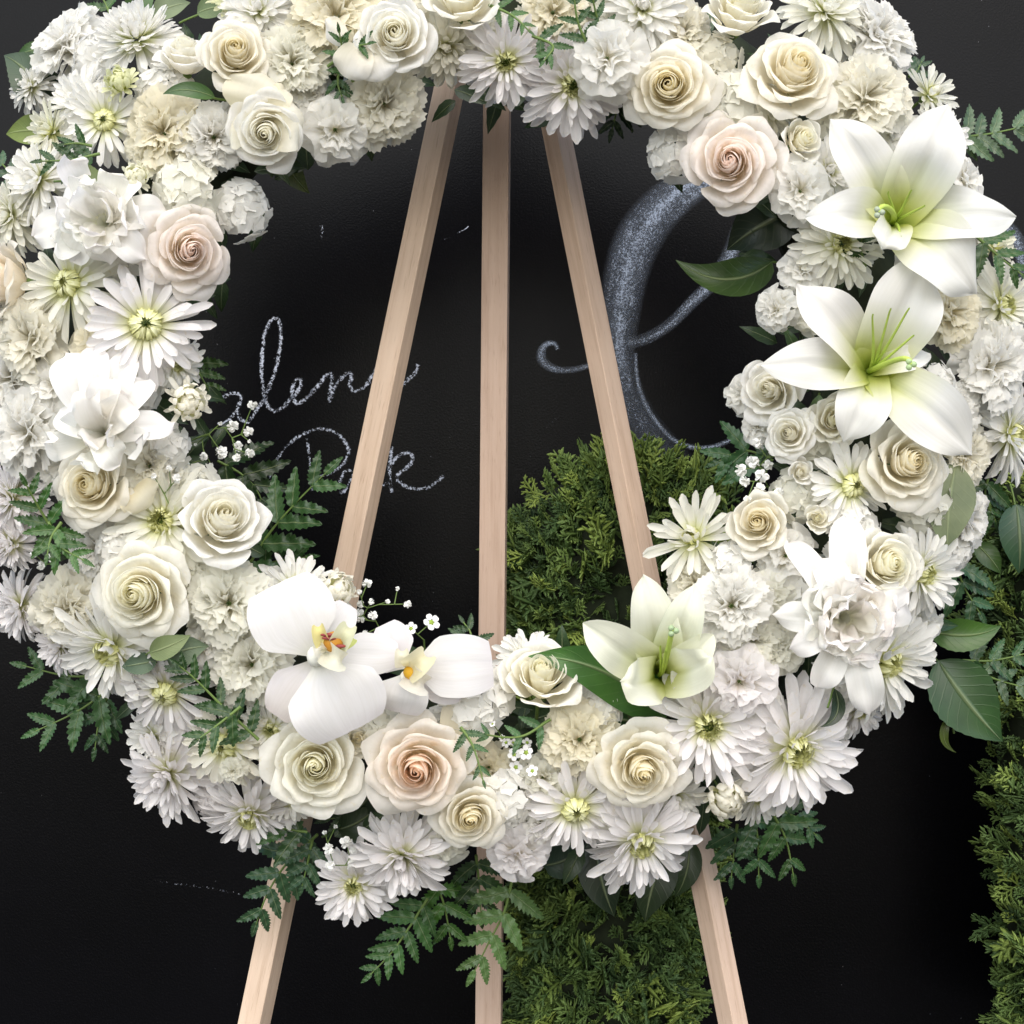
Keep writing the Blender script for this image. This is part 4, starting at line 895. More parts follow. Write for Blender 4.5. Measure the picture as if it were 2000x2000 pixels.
 (c, 'full', 'white', 60, 170, 50, 'white chrysanthemum in front of the dark serrated leaf at the upper left', {'fx': -.5, 'layer': -.1}),
 (hy, '', 'white', 20, 640, 60, 'white hydrangea at the left edge under the peach rose', {'layer': -.2}),
 (k, 'spray', 'white', 1905, 430, 44, 'small white carnation under the right petal of the upper open lily', {'layer': -.3}),
 (k, 'spray', 'white', 1800, 1220, 46, 'white carnation between the two right facing daisies at the lower right', {'layer': .0}),
 (hy, '', 'white', 1860, 1075, 46, 'white hydrangea right of the grey green leaf on the outer right arc', {'fx': .4, 'layer': -.3}),
 (k, 'spray', 'white', 1620, 1430, 44, 'small white carnation behind the dark curved leaf at the lower right', {'fz': -.2, 'layer': -.2}),
]
for kind, style, col, x, y, r, lab, op in T: flower(kind, style, col, x, y, r, lab, **op)
# ------------------------------------------------------------------ lilies
def lily(px, py, y, tepals, label, group, col=(0.83, 0.82, 0.79), deep=0.045, stamens=(), pistil=None, inner=0, seed=0, throat=True):
    """tepals: (tip px, tip py, tip depth, width px, lift m, cup); deep is how far the throat lies behind y"""
    r = random.Random(seed)
    o = P(px, py, y + deep); root = thing('lily', o, label, 'lily', group); ov = np.array(o)
    for i, (tx, ty, dz, wpx, lift, cup) in enumerate(tepals):
        tip = np.array(P(tx, ty, y + dz)); d = tip - ov; fw = np.array((0, -1.0, 0))
        c1 = ov + 0.22 * d * np.array((1, .3, 1)) + fw * (deep * 0.75 + lift * 0.3); c2 = ov + 0.66 * d * np.array((1, .2, 1)) + fw * (deep * 0.9 + lift) - np.array((0, 0, 0))
        V = ribbon(ov, c1, c2, tip, rad(wpx * (1.20 if throat else 0.92), y), nv=22, nu=13, shape=tepal_shape if throat else frill_shape, cup=0.75, cupend=cup, wave=0.075 if throat else 0.11, twist=r.uniform(-.25, .25), seed=seed * 31 + i, rib=0.14 if throat else 0.08, crumple=0.035 if throat else 0.09)
        # groove along the midrib
        link('petal', G().grid(V - ov).build('petal', M_LILY if throat else M_LILY_W), root, None, tuple(x * r.uniform(.985, 1) * (1 if throat else 1.13) for x in col))
    for i in range(inner):
        a = i * 2.39996 + r.uniform(-.3, .3); q = (i + 1) / inner; rr = rad(lerp(12, 74, q ** .8) * r.uniform(.85, 1.15), y)
        dr = np.array((math.cos(a), 0, math.sin(a))); b0 = ov + dr * .006 + np.array((0, -deep * .6, 0))
        tip = b0 + dr * rr * r.uniform(.8, 1.2) + np.array((0, -lerp(0.062, 0.036, q) * r.uniform(.9, 1.1), rr * .1))
        c1 = b0 + dr * rr * .95 + np.array((0, -0.014, 0)); c2 = b0 + dr * rr * 1.2 + np.array((0, -lerp(.052, .038, q), 0))
        V = ribbon(b0, c1, c2, tip, rad(lerp(48, 78, q), y), nv=15, nu=11, shape=frill_shape, cup=0.8, cupend=r.uniform(-.5, .3), wave=0.15, crumple=0.11, twist=r.uniform(-.4, .4), seed=seed * 57 + i, nrm=(-math.cos(a) * 0.9, -.5, -math.sin(a) * 0.9))
        link('petal', G().grid(V - ov).build('petal', M_LILY_W), root, None, tuple(x * r.uniform(.97, 1) * 1.13 for x in col))
    for (tx, ty, dz) in stamens:
        tip = np.array(P(tx, ty, y + dz)); g = G(); g.tube(bez(ov, ov + (0, -deep, 0), tip + (0, 0.01, 0), tip, np.linspace(0, 1, 9)) - ov, np.linspace(0.0016, 0.0007, 9), 6)
        link('filament', g.build('filament', M_FIL), root)
    if pistil:
        tx, ty, dz, c = pistil; tip = np.array(P(tx, ty, y + dz)); g = G(); pts = bez(ov, ov + (0, -deep * 1.2, 0), tip + (0, -0.004, 0.012), tip, np.linspace(0, 1, 11)) - ov
        g.tube(pts, np.linspace(0.0026, 0.0022, 11), 8); link('style', g.build('style', M_FIL), root)
        g = G(); tn = tip - ov
        for j in range(3):
            a = j * 2.1; dd = np.array((math.cos(a) * .0034, -0.001, math.sin(a) * .0034))
            u_ = np.linspace(0.02, math.pi - .02, 7)
            g.grid(np.array([[tn + dd * .8 + .0027 * np.array((math.sin(x) * math.cos(b), -math.cos(x) * .8, math.sin(x) * math.sin(b))) for b in np.linspace(0, 2 * math.pi, 9)] for x in u_]))
        link('stigma', g.build('stigma', M_OBJ), root, None, c)
    link('stem', STEM, root, face_matrix((0, 0.015, 0), (0, -1, 0.01), 0.03, 0))
    return root
M_FIL = simple('lily_filament', (0.52, 0.66, 0.13), 0.45, noise=(80, 0.85), trans=0.15)
M_LILY_W = petal_material('double_lily_petal', 'orchid')
LG, DG = 'open lilies in the wreath', 'double lilies in the wreath'
yl = ring_y(1745, 425, 2.0)
lily(1738, 440, yl, [(1622, 232, .004, 128, .022, -.1), (1852, 205, .000, 150, .030, -.2), (1984, 424, .012, 128, .022, -.25), (1572, 425, .004, 112, .022, .1), (1905, 575, .010, 168, .030, -.35), (1722, 488, -.020, 88, .030, -.5)],
     'uppermost open white lily with a green throat, at the outer upper right', LG, stamens=[(1735, 375, -.03), (1780, 372, -.035), (1806, 402, -.03), (1760, 462, -.01)], pistil=(1716, 415, -.040, (0.40, 0.46, 0.34)), seed=1)
yl = ring_y(1690, 690, 1.6)
lily(1694, 726, yl, [(1556, 555, .006, 122, .020, -.15), (1800, 505, .016, 165, .022, -.2), (1484, 712, .004, 118, .024, -.2), (1648, 862, .006, 122, .022, -.2), (1898, 888, .004, 146, .030, -.25), (1815, 690, .030, 60, .010, 0)],
     'lower open white lily with a green throat above the large cream rose', LG, stamens=[(1705, 614, -.03), (1740, 603, -.035), (1776, 602, -.03), (1785, 655, -.02)], pistil=(1778, 712, -.042, (0.42, 0.56, 0.28)), seed=2)
yl = ring_y(1275, 1280, 1.3)
lily(1285, 1318, yl, [(1138, 1216, -.020, 108, .040, .1), (1256, 1122, .000, 110, .030, .2), (1356, 1140, -.005, 95, .030, .35), (1392, 1282, -.040, 112, .050, -.1), (1212, 1332, -.048, 110, .055, -.2), (1392, 1240, -.01, 80, .03, .3)],
     'pale green half open lily at the bottom right of the opening', LG, col=(0.80, 0.81, 0.68), deep=0.055, stamens=[(1300, 1272, -.03), (1290, 1262, -.025)], pistil=(1314, 1232, -.045, (0.40, 0.52, 0.30)), seed=3)
yl = ring_y(210, 430, 1.2)
lily(212, 440, yl, [(62, 462, -.005, 100, .030, -.2), (142, 352, -.01, 92, .025, -.2), (205, 350, .0, 82, .025, .0), (262, 352, .005, 96, .025, .1), (328, 412, .01, 88, .02, -.1), (285, 505, -.005, 86, .03, -.3), (140, 512, -.005, 92, .03, -.2), (215, 515, -.01, 88, .03, -.3)],
     'ruffled double white lily with a closed heart, on the upper left arc', DG, deep=0.03, inner=15, seed=4, throat=False)
yl = ring_y(205, 800, 1.1)
lily(212, 850, yl, [(128, 690, .0, 104, .030, .1), (190, 678, .005, 82, .025, .4), (258, 690, .008, 80, .02, .2), (292, 742, .004, 92, .03, .3), (340, 826, .0, 86, .03, -.2), (118, 800, -.005, 92, .03, -.1), (170, 870, -.012, 70, .03, -.3), (236, 908, -.012, 86, .035, -.2), (222, 742, -.03, 84, .045, .5), (176, 760, -.026, 80, .045, .4), (262, 790, -.03, 88, .05, .3)],
     'ruffled double white lily opening upward, on the lower left arc', DG, deep=0.03, inner=6, seed=5, throat=False)
yl = ring_y(1640, 1195, 1.2)
lily(1640, 1205, yl, [(1538, 1058, .0, 74, .030, .5), (1650, 1008, .006, 96, .02, -.1), (1606, 1092, -.004, 90, .03, .3), (1772, 1156, .0, 96, .025, -.15), (1715, 1290, -.01, 92, .03, -.2), (1698, 1396, .0, 96, .03, -.2), (1596, 1342, -.006, 84, .03, .1), (1512, 1200, .004, 80, .025, -.2), (1545, 1268, -.004, 74, .03, -.2)],
     'big ruffled double white lily on the lower right arc', DG, deep=0.03, inner=24, seed=6, throat=False)

# ------------------------------------------------------------------ orchids
M_LIP = petal_material('orchid_lip', 'plain')
def orchid_shape(x): return np.sqrt(np.clip(1 - ((x - 0.58) / 0.60) ** 2, 0, 1)) * np.clip(0.12 + x * 2.6, 0, 1)
def sepal_shape(x): return np.sqrt(np.clip(1 - ((x - 0.52) / 0.56) ** 2, 0, 1)) * np.clip(0.2 + x * 2, 0, 1)
def orchid(px, py, y, petals, lip, label, seed):
    r = random.Random(seed); o = P(px, py, y); root = thing('orchid', o, label, 'orchid', 'moth orchids in the wreath'); ov = np.array(o)
    for i, (bx_, by_, tx, ty, dz, wpx, lift, sep, c) in enumerate(petals):
        b0 = np.array(P(bx_, by_, y + (0.004 if sep else -.003))); tip = np.array(P(tx, ty, y + dz)); d = tip - b0; fw = np.array((0, -1, 0))
        V = ribbon(b0, b0 + .35 * d + fw * lift * .7, b0 + .7 * d + fw * lift, tip, rad(wpx, y), nv=17, nu=13, shape=sepal_shape if sep else orchid_shape, cup=0.06, cupend=-.10, wave=0.010, crumple=0.012, rib=0.03, seed=seed + i)
        link('petal', G().grid(V - ov).build('petal', M_ORC), root, None, c)
    for (bx_, by_, tx, ty, dz, wpx, lift, cup, c) in lip:
        b0 = np.array(P(bx_, by_, y - .004)); tip = np.array(P(tx, ty, y + dz)); d = tip - b0; fw = np.array((0, -1, 0))
        V = ribbon(b0, b0 + .2 * d + fw * lift, b0 + .8 * d + fw * lift, tip, rad(wpx, y), nv=11, nu=9, shape=sepal_shape, cup=cup, wave=0.03, seed=seed + int(tx))
        link('lip_lobe', G().grid(V - ov).build('lip_lobe', M_LIP), root, None, c)
    return root, ov
def blob(g, c, rx_, ry_, rz_, n=7):
    u_ = np.linspace(0.02, math.pi - .02, n); b_ = np.linspace(0, 2 * math.pi, n + 3)
    g.grid(np.array([[(c[0] + rx_ * math.sin(x) * math.cos(b), c[1] + ry_ * math.sin(x) * math.sin(b), c[2] + rz_ * math.cos(x)) for b in b_] for x in u_]))
OW, OP = (0.80, 0.79, 0.79), (0.79, 0.76, 0.775)
yo = ring_y(630, 1270, 2.2)
root, ov = orchid(622, 1278, yo, [(610, 1290, 538, 1398, .010, 96, .006, True, OP), (640, 1275, 778, 1278, .014, 84, .006, True, OW), (628, 1262, 680, 1180, .016, 74, .006, True, OW),
    (618, 1285, 542, 1140, -.002, 172, .016, False, OW), (622, 1284, 688, 1428, -.004, 192, .014, False, OW)],
    [(638, 1264, 622, 1224, -.024, 30, .014, .9, (0.84, 0.76, 0.34)), (664, 1264, 682, 1226, -.022, 40, .018, .9, (0.80, 0.81, 0.58)), (660, 1262, 690, 1246, -.014, 30, .012, .5, (0.66, 0.72, 0.26)), (640, 1272, 668, 1292, -.030, 46, .020, .8, (0.86, 0.85, 0.72)), (636, 1276, 622, 1262, -.020, 26, .012, .7, (0.86, 0.85, 0.78))],
    'larger white orchid with a yellow and red lip, at the bottom left of the opening', 11)
g = G(); blob(g, np.array(P(651, 1254, yo - .022)) - ov, .0085, .006, .0090); link('callus', g.build('callus', M_OBJ), root, None, (0.56, 0.26, 0.035))
for (sx, sy, sw, sh) in ((640, 1240, .0065, .0016), (645, 1247, .005, .0015), (665, 1262, .0045, .0016), (637, 1246, .004, .0013)):
    g = G(); blob(g, np.array(P(sx, sy, yo - .0275)) - ov, sw, .002, sh); link('lip_stripe', g.build('lip_stripe', M_OBJ), root, None, (0.30, 0.06, 0.06))
g = G(); blob(g, np.array(P(616, 1282, yo - .010)) - ov, .0075, .008, .009); link('column', g.build('column', M_OBJ), root, None, (0.86, 0.86, 0.78))
yo = ring_y(800, 1310, 1.7)
root, ov = orchid(797, 1308, yo, [(790, 1300, 752, 1218, .008, 78, .004, True, OP), (812, 1322, 905, 1352, .006, 70, .008, True, OP), (790, 1305, 742, 1270, .010, 60, .004, True, OW),
    (795, 1302, 962, 1296, -.004, 124, .016, False, OW), (795, 1312, 778, 1392, -.004, 106, .012, False, OW)],
    [(800, 1310, 832, 1282, -.026, 50, .020, .9, (0.88, 0.84, 0.62)), (800, 1318, 828, 1338, -.026, 48, .016, .9, (0.88, 0.86, 0.80)), (790, 1300, 786, 1272, -.022, 30, .016, .8, (0.88, 0.85, 0.70)), (800, 1305, 822, 1278, -.016, 26, .012, .6, (0.82, 0.64, 0.10))],
    'smaller white orchid seen from its side, beside the middle easel leg', 23)
g = G(); blob(g, np.array(P(806, 1313, yo - .016)) - ov, .0085, .006, .0065); link('callus', g.build('callus', M_OBJ), root, None, (0.74, 0.42, 0.03))
g = G(); blob(g, np.array(P(790, 1322, yo - .010)) - ov, .004, .005, .005); link('column', g.build('column', M_OBJ), root, None, (0.86, 0.84, 0.76))

# ---- turned down outer petals of two roses, parts of those roses
def skirt(rose_label, items, col):
    root = next(o for o in scene.objects if o.get('label') == rose_label); inv = root.matrix_basis.inverted()
    y0 = root.location.y
    for (x0, y_0, x1, y1, d0, d1, wpx, lift, cup) in items:
        a = np.array(P(x0, y_0, y0 + d0)); b_ = np.array(P(x1, y1, y0 + d1)); d = b_ - a; fw = np.array((0, -1, 0))
        V = ribbon(a, a + .3 * d + fw * lift, a + .75 * d + fw * lift, b_, rad(wpx, y0), nv=12, nu=11, shape=lambda x: np.sqrt(np.clip(1 - ((x - .52) / .53) ** 2, 0, 1)), cup=.30, cupend=-.45, wave=.05, crumple=.035, seed=int(x1))
        link('petal', G().grid(V).build('petal', M_ROSE), root, inv, col)
RW = (0.89, 0.88, 0.86)
skirt('white rose with turned down petals at the top, left of the easel', [(768, 104, 738, 164, .014, .008, 80, .008, 0), (788, 110, 812, 166, .014, .010, 84, .007, 0), (735, 62, 700, 88, .016, .02, 60, .006, 0)], RW)
skirt('half open white rose facing down at the inner upper left', [(515, 238, 540, 150, .012, .004, 140, .014, 0), (545, 250, 612, 232, .012, .002, 140, .016, 0), (500, 246, 462, 250, .012, .012, 110, .012, 0)], (0.88, 0.87, 0.79))
skirt('cream rose with a turned down petal on the left arc, below the double lily', [(240, 935, 272, 972, .0, .0, 86, .012, 0)], (0.89, 0.85, 0.72))
skirt('blush rose with an apricot heart in the middle of the bottom arc', [(820, 1440, 866, 1376, .02, .02, 120, .010, 0), (730, 1500, 706, 1520, .01, .01, 100, .016, 0)], (0.89, 0.86, 0.78))
# ------------------------------------------------------------------ leaves, ferns and small sprigs
DK, MD, SG, YG, BK = (0.030, 0.062, 0.028), (0.052, 0.110, 0.030), (0.165, 0.205, 0.120), (0.15, 0.20, 0.045), (0.012, 0.026, 0.009)
def leaf_shape(x): return np.sin(np.clip(x, 0, 1) ** 0.74 * math.pi) ** 0.9 * (1 - 0.30 * np.clip(x, 0, 1) ** 3)
def leaf(x0, y0, x1, y1, wpx, d0, d1, col, label, bend=0.0, serr=0.0, cup=0.25, lift=0.01, mat=None, name='leaf', group='broad leaves in the wreath', nrm=None, stalk=True):
    """from stalk (x0, y0) at depth d0 to tip (x1, y1) at depth d1"""
    a, b_ = np.array(P(x0, y0, d0)), np.array(P(x1, y1, d1)); d = b_ - a; fw = np.array((0, -1, 0)); side = np.cross(d, fw) * bend
    root = thing(name, Vector(a), label, 'leaf', group)
    V = ribbon(a, a + .33 * d + fw * lift + side, a + .7 * d + fw * lift + side, b_, rad(wpx, d0), nv=25 if serr else 15, nu=9, shape=leaf_shape, cup=cup, cupend=cup * .6, wave=.012, serr=serr, seed=int(x0 + y1), nrm=nrm)
    link('blade', G().grid(V - a).build('blade', mat or M_LEAF), root, None, col)
    if stalk:
        g = G(); u_ = d / np.linalg.norm(d); st = -u_ * 0.02 + np.array((0, 0.018, 0)); g.tube(bez(st, st * .6, u_ * .006, u_ * 0.02 + fw * lift * .05, np.linspace(0, 1, 6)), 0.0011, 5)
        link('stalk', g.build('stalk', M_STEM), root)
    return root
yb = 0.02
leaf(98, 200, 8, 108, 92, .03, .03, DK, 'dark serrated rose leaf at the outer upper left beside the big ruffled carnation', .1, .03)
leaf(98, 255, 12, 262, 62, .03, .035, YG, 'yellow-green leaf at the outer upper left under the dark serrated leaf', .0, .0, mat=M_MATTE)
leaf(90, 96, 32, 112, 34, .03, .04, MD, 'small green leaf tip above the dark serrated leaf at the upper left', .0, .05)
leaf(138, 352, 218, 362, 64, -.135, -.14, (0.13, 0.17, 0.075), 'grey green rose leaf above the upper left double lily', .0, .015, mat=M_MATTE)
leaf(300, 30, 372, 5, 50, .0, .01, SG, 'sage leaf at the top edge above the white pompon', mat=M_MATTE)
leaf(385, 26, 458, 12, 46, -.06, -.05, (0.12, 0.17, 0.08), 'sage leaf at the top edge beside the greenish chrysanthemum', mat=M_MATTE)
leaf(420, 190, 318, 184, 34, -.13, -.14, MD, 'narrow green leaf over the small hydrangea at the upper left', .1)
leaf(258, 30, 300, -20, 60, .02, .02, MD, 'green leaf at the top edge between pompon and sage leaf', .0, .03)
leaf(555, 305, 605, 378, 46, .04, .05, (0.075, 0.105, 0.02), 'olive leaf hanging into the opening at the upper left', .1)
leaf(600, 285, 470, 338, 60, .03, .03, (0.022, 0.040, 0.014), 'dark leaf under the half open white rose', .1)
leaf(1545, 415, 1420, 488, 118, .00, .02, BK, 'broad dark glossy leaf behind the pointed leaf at the inner right', .05, cup=.4, lift=.02)
leaf(1508, 510, 1320, 508, 78, -.02, -.05, (0.030, 0.062, 0.010), 'pointed dark glossy leaf reaching into the opening at the right', -.28, cup=.35, lift=.02)
leaf(1868, 905, 1852, 1082, 100, -.085, -.095, (0.155, 0.185, 0.105), 'grey green leaf hanging over the outer right arc', .08, .008, cup=.15, mat=M_MATTE)
leaf(1300, 1405, 1032, 1282, 104, -.075, -.125, (0.050, 0.135, 0.028), 'broad bright green lily leaf below the green lily', .16, cup=.3, lift=.02)
leaf(1245, 1410, 1170, 1395, 80, -.03, -.035, (0.02, 0.06, 0.016), 'dark end of a lily leaf under the broad bright one', .0)
leaf(1200, 1432, 1300, 1408, 70, -.03, -.03, (0.055, 0.075, 0.03), 'olive leaf behind the bottom cream rose', .0, mat=M_MATTE)
leaf(292, 1275, 372, 1240, 48, -.14, -.14, (0.15, 0.19, 0.085), 'pale green rose leaf just under the large ivory rose', .05, .01, mat=M_MATTE)
leaf(312, 1292, 408, 1262, 72, -.125, -.125, (0.095, 0.135, 0.085), 'wide grey green rose leaf under the large ivory rose', -.1, .02, mat=M_MATTE)
leaf(305, 1290, 238, 1302, 44, -.128, -.125, (0.07, 0.11, 0.07), 'small grey green rose leaf over the drooping white daisy', .0, .03, mat=M_MATTE)
leaf(1832, 1290, 1958, 1448, 132, .03, .03, (0.030, 0.078, 0.022), 'large serrated dark leaf at the outer lower right', .05, .018, cup=.2)
leaf(1822, 1300, 1880, 1415, 66, .04, .05, (0.022, 0.055, 0.022), 'dark leaf edge behind the large serrated leaf at the lower right', -.1, .02)
leaf(1815, 1232, 1955, 1222, 66, .02, .02, (0.048, 0.115, 0.018), 'bright green serrated leaf above the large dark one at the lower right', .12, .02, cup=.35)
leaf(1790, 1216, 1872, 1222, 30, .0, .01, (0.02, 0.06, 0.016), 'slim dark leaf right of the double lily', .0)
leaf(1765, 1195, 1785, 1240, 34, -.03, -.03, DK, 'short dark leaf beside the tip of the lower right double lily', .0)
leaf(1858, 1395, 1868, 1470, 18, .03, .04, (0.07, 0.10, 0.02), 'thin curled leaf tip under the large serrated leaf', .4)
leaf(1985, 985, 1990, 1120, 88, .06, .06, (0.028, 0.072, 0.034), 'dark green leaf at the right picture edge over the conifer', .0, .01)
leaf(1905, 1060, 1955, 1120, 44, .06, .06, (0.034, 0.075, 0.014), 'small green leaf over the right conifer beside the white daisy', .0)
leaf(1630, 1345, 1602, 1420, 28, -.12, -.14, BK, 'dark curved leaf over the largest white daisy', -.3)
leaf(1062, 1690, 1145, 1648, 66, .01, .01, (0.020, 0.045, 0.028), 'dark leaf right of the small lilac white carnation at the bottom', .1)
leaf(1160, 1640, 1200, 1790, 86, .05, .05, BK, 'very dark glossy leaf below the bottom white daisy on the left', .05, cup=.3)
leaf(1300, 1650, 1260, 1800, 86, .05, .05, (0.014, 0.028, 0.008), 'very dark glossy leaf below the bottom white daisy in the middle', .05, cup=.3)
leaf(1345, 1640, 1318, 1752, 54, .05, .05, (0.016, 0.034, 0.008), 'very dark glossy leaf beside the right easel leg at the bottom', -.1, cup=.3)
leaf(1555, 690, 1530, 640, 24, -.02, -.02, MD, 'tiny green leaf between the lone small carnation and the open lily', .0)
leaf(1590, 810, 1600, 770, 30, -.085, -.09, (0.13, 0.20, 0.10), 'small pale leaf between the two white spray roses', .0, mat=M_MATTE)
leaf(700, 1580, 750, 1520, 60, .0, .0, BK, 'dark leaf between the ivory rose and the apricot hearted rose', .0)
leaf(660, 1620, 740, 1570, 60, .0, .0, (0.018, 0.035, 0.012), 'dark leaf under the large ivory rose of the bottom arc', .1)
leaf(1312, 1175, 1322, 1120, 26, -.03, -.03, DK, 'small dark leaf above the green lily', .0)
leaf(1490, 1310, 1480, 1270, 26, -.1, -.105, (0.10, 0.16, 0.10), 'small green bud leaf above the lilac white carnation', .0)

# ---- fern fronds
def leaflet(seed, teeth=6, depth=0.30):
    r = np.random.RandomState(seed); nv = teeth * 4 + 1; v = np.linspace(0, 1, nv)
    env = 0.185 * np.sin(np.clip(v, 0, 1) ** 0.62 * math.pi) ** 0.75 + 0.012
    saw = np.array([[.0, .55, 1, .5][i % 4] for i in range(nv)])
    hw = env * (1 - depth * (1 - saw)); hw[-1] = 0.004
    back = 0.05 * saw * np.clip(np.sin(v * math.pi), 0, 1)
    s = np.linspace(-1, 1, 5); bend = r.uniform(-.12, .12)
    X = v[:, None] + back[:, None] * np.abs(s)[None, :] * 0.8; Y = hw[:, None] * s[None, :] + bend * v[:, None] ** 2
    Z = 0.30 * np.abs(s)[None, :] * hw[:, None] - 0.14 * v[:, None] ** 2 + 0.02 * np.sin(v[:, None] * 20 + s[None, :] * 2)
    return G().grid(np.stack([X, Y, Z], -1)).build('leaflet', M_FERN)
LF = [leaflet(i, 7 + i % 3, 0.24 + .05 * (i % 3)) for i in range(6)]
_fr = random.Random(5)
def frond(pts, d0, d1, L, n, label, col=DK, a0=62, a1=34, tipf=0.45, tilt=0.0):
    """spine through photo points, leaflets in pairs, L the longest in photo pixels"""
    L *= 1.30; n = max(2, round(n * 0.85))
    r = _fr; m = len(pts); W = [np.array(P(x, y, lerp(d0, d1, i / (m - 1)))) for i, (x, y) in enumerate(pts)]
    o = W[0].copy(); sp = catmull(W, 12); root = thing('fern_frond', Vector(o), label, 'fern', 'fern fronds in the wreath')
    g = G(); g.tube(sp - o, np.linspace(0.0016, 0.0006, len(sp)), 5); link('stem', g.build('stem', M_STEM), root)
    tan = np.gradient(sp, axis=0); tan /= np.linalg.norm(tan, axis=1)[:, None]
    def put(pos, dirv, ln_, nrm):
        x = dirv / np.linalg.norm(dirv); z = nrm - x * np.dot(nrm, x); z /= np.linalg.norm(z); y = np.cross(z, x)
        M = np.eye(4); M[:3, 0] = x * ln_; M[:3, 1] = y * ln_; M[:3, 2] = z * ln_; M[:3, 3] = pos - o
        q = r.uniform(.75, 1.25) * 1.35; link('leaflet', LF[r.randrange(6)], root, M, (col[0] * q * .92, col[1] * q * 1.06, col[2] * q * .80))
    for i in range(n):
        f = (i + 0.6) / (n + 0.3); j = min(len(sp) - 1, int(f * (len(sp) - 1)))
        l = 1.12 * rad(L, d0) * (1 - (1 - tipf) * f) * (0.75 + .25 * min(1, f * 5)) * r.uniform(.9, 1.08)
        for sg in (-1, 1):
            a = R(lerp(a0, a1, f) + r.uniform(-6, 6)); nrm = np.array((r.uniform(-.25, .25) + tilt, -1, r.uniform(.0, .45)))
            sd = np.cross(nrm, tan[j]); sd /= np.linalg.norm(sd)
            put(sp[j], tan[j] * math.cos(a) + sd * sg * math.sin(a) + np.array((0, r.uniform(-.12, .1), 0)), l, nrm)
    put(sp[-2], tan[-1], rad(L, d0) * tipf * .9, np.array((0, -1, .2)))
    return root
frond([(470, 1130), (520, 1050), (575, 985), (640, 920)], .0, -.03, 92, 6, 'big fern frond reaching into the opening left of the easel', (0.026, 0.058, 0.022))
frond([(505, 1110), (545, 1095), (600, 1088)], .02, .0, 60, 3, 'short fern frond above the standing daisy, inner left', (0.024, 0.056, 0.020))
frond([(425, 900), (470, 925), (500, 955), (520, 1000)], .03, .03, 80, 5, 'dark fern frond behind the left baby breath sprig', BK)
frond([(375, 700), (390, 730), (412, 770)], .02, .0, 52, 3, 'small fern tip right of the large open daisy on the left', (0.028, 0.055, 0.018))
frond([(205, 1320), (130, 1320), (45, 1300)], .03, .03, 70, 4, 'fern frond at the outer lower left pointing left', (0.030, 0.066, 0.026))
frond([(215, 1345), (150, 1390), (70, 1428)], .03, .02, 78, 4, 'fern frond at the outer lower left pointing down left', (0.034, 0.076, 0.030))
frond([(215, 1350), (195, 1400), (185, 1465)], .03, .03, 58, 4, 'fern tip at the outer lower left hanging straight down', (0.026, 0.058, 0.028))
frond([(505, 1445), (440, 1385), (385, 1330), (350, 1300)], -.13, -.15, 50, 7, 'dark fern frond lying over the chrysanthemums at the lower left', (0.018, 0.042, 0.014), tipf=.5)
frond([(470, 1380), (420, 1420), (385, 1445)], -.145, -.15, 52, 3, 'dark fern tip over the green button chrysanthemum', (0.020, 0.045, 0.016))
frond([(620, 1630), (565, 1680), (525, 1740), (500, 1805)], -.03, .0, 78, 6, 'fern frond hanging down over the left easel leg', (0.032, 0.066, 0.040))
frond([(600, 1625), (555, 1618), (505, 1600)], -.06, -.07, 62, 3, 'fern tip over the daisy at the bottom left', (0.026, 0.056, 0.022))
frond([(610, 1640), (600, 1690), (590, 1730)], -.04, -.03, 56, 3, 'short fern tip beside the small bottom daisy', (0.036, 0.070, 0.045))
frond([(835, 1755), (800, 1810), (765, 1860), (722, 1905)], .0, .0, 64, 7, 'fern frond hanging below the ring between left and middle easel leg', (0.040, 0.088, 0.032), tipf=.4)
frond([(850, 1720), (868, 1770), (880, 1835)], .01, .02, 62, 4, 'green fern tip below the lilac chrysanthemum, left of the middle leg', (0.040, 0.090, 0.020))
frond([(930, 1670), (935, 1720), (940, 1790)], .0, .02, 72, 4, 'dark fern tip in front of the middle easel leg at the bottom', (0.018, 0.040, 0.012))
frond([(1000, 1720), (985, 1780), (955, 1840), (925, 1900)], .01, .02, 78, 5, 'pale fern frond trailing across the middle easel leg at the bottom', (0.070, 0.112, 0.046))
frond([(1440, 1610), (1435, 1650), (1428, 1716)], .02, .03, 58, 4, 'fern tip right of the right easel leg', (0.030, 0.066, 0.034))
frond([(1470, 1590), (1480, 1640), (1482, 1715)], .0, .02, 62, 4, 'second fern tip from the right easel leg, below the largest daisy', (0.034, 0.076, 0.036))
frond([(1510, 1590), (1535, 1640), (1550, 1712)], .0, .02, 62, 4, 'outermost fern tip below the largest daisy', (0.034, 0.074, 0.026))
frond([(1520, 1580), (1560, 1600), (1595, 1632)], .01, .02, 52, 3, 'short fern tip pointing right under the largest daisy', (0.030, 0.066, 0.034))
frond([(1870, 268), (1930, 262), (2010, 245)], .02, .04, 58, 5, 'fern frond reaching out at the upper right edge', (0.070, 0.100, 0.072), tipf=.7)
frond([(1865, 280), (1910, 280), (1965, 284)], .03, .04, 38, 3, 'low fern tip under the upper right fern frond', (0.036, 0.070, 0.018))
frond([(1905, 460), (1950, 500), (1998, 538)], -.09, -.09, 56, 4, 'fern frond at the right edge above the yellow eyed daisy', (0.030, 0.066, 0.020))
frond([(1690, 520), (1680, 480), (1688, 460)], -.11, -.13, 36, 2, 'dark fern tip between the two open lilies', (0.022, 0.050, 0.014))
frond([(690, 160), (672, 110), (662, 60)], -.13, -.155, 40, 3, 'fern tip left of the white rose with turned down petals', (0.026, 0.060, 0.018))
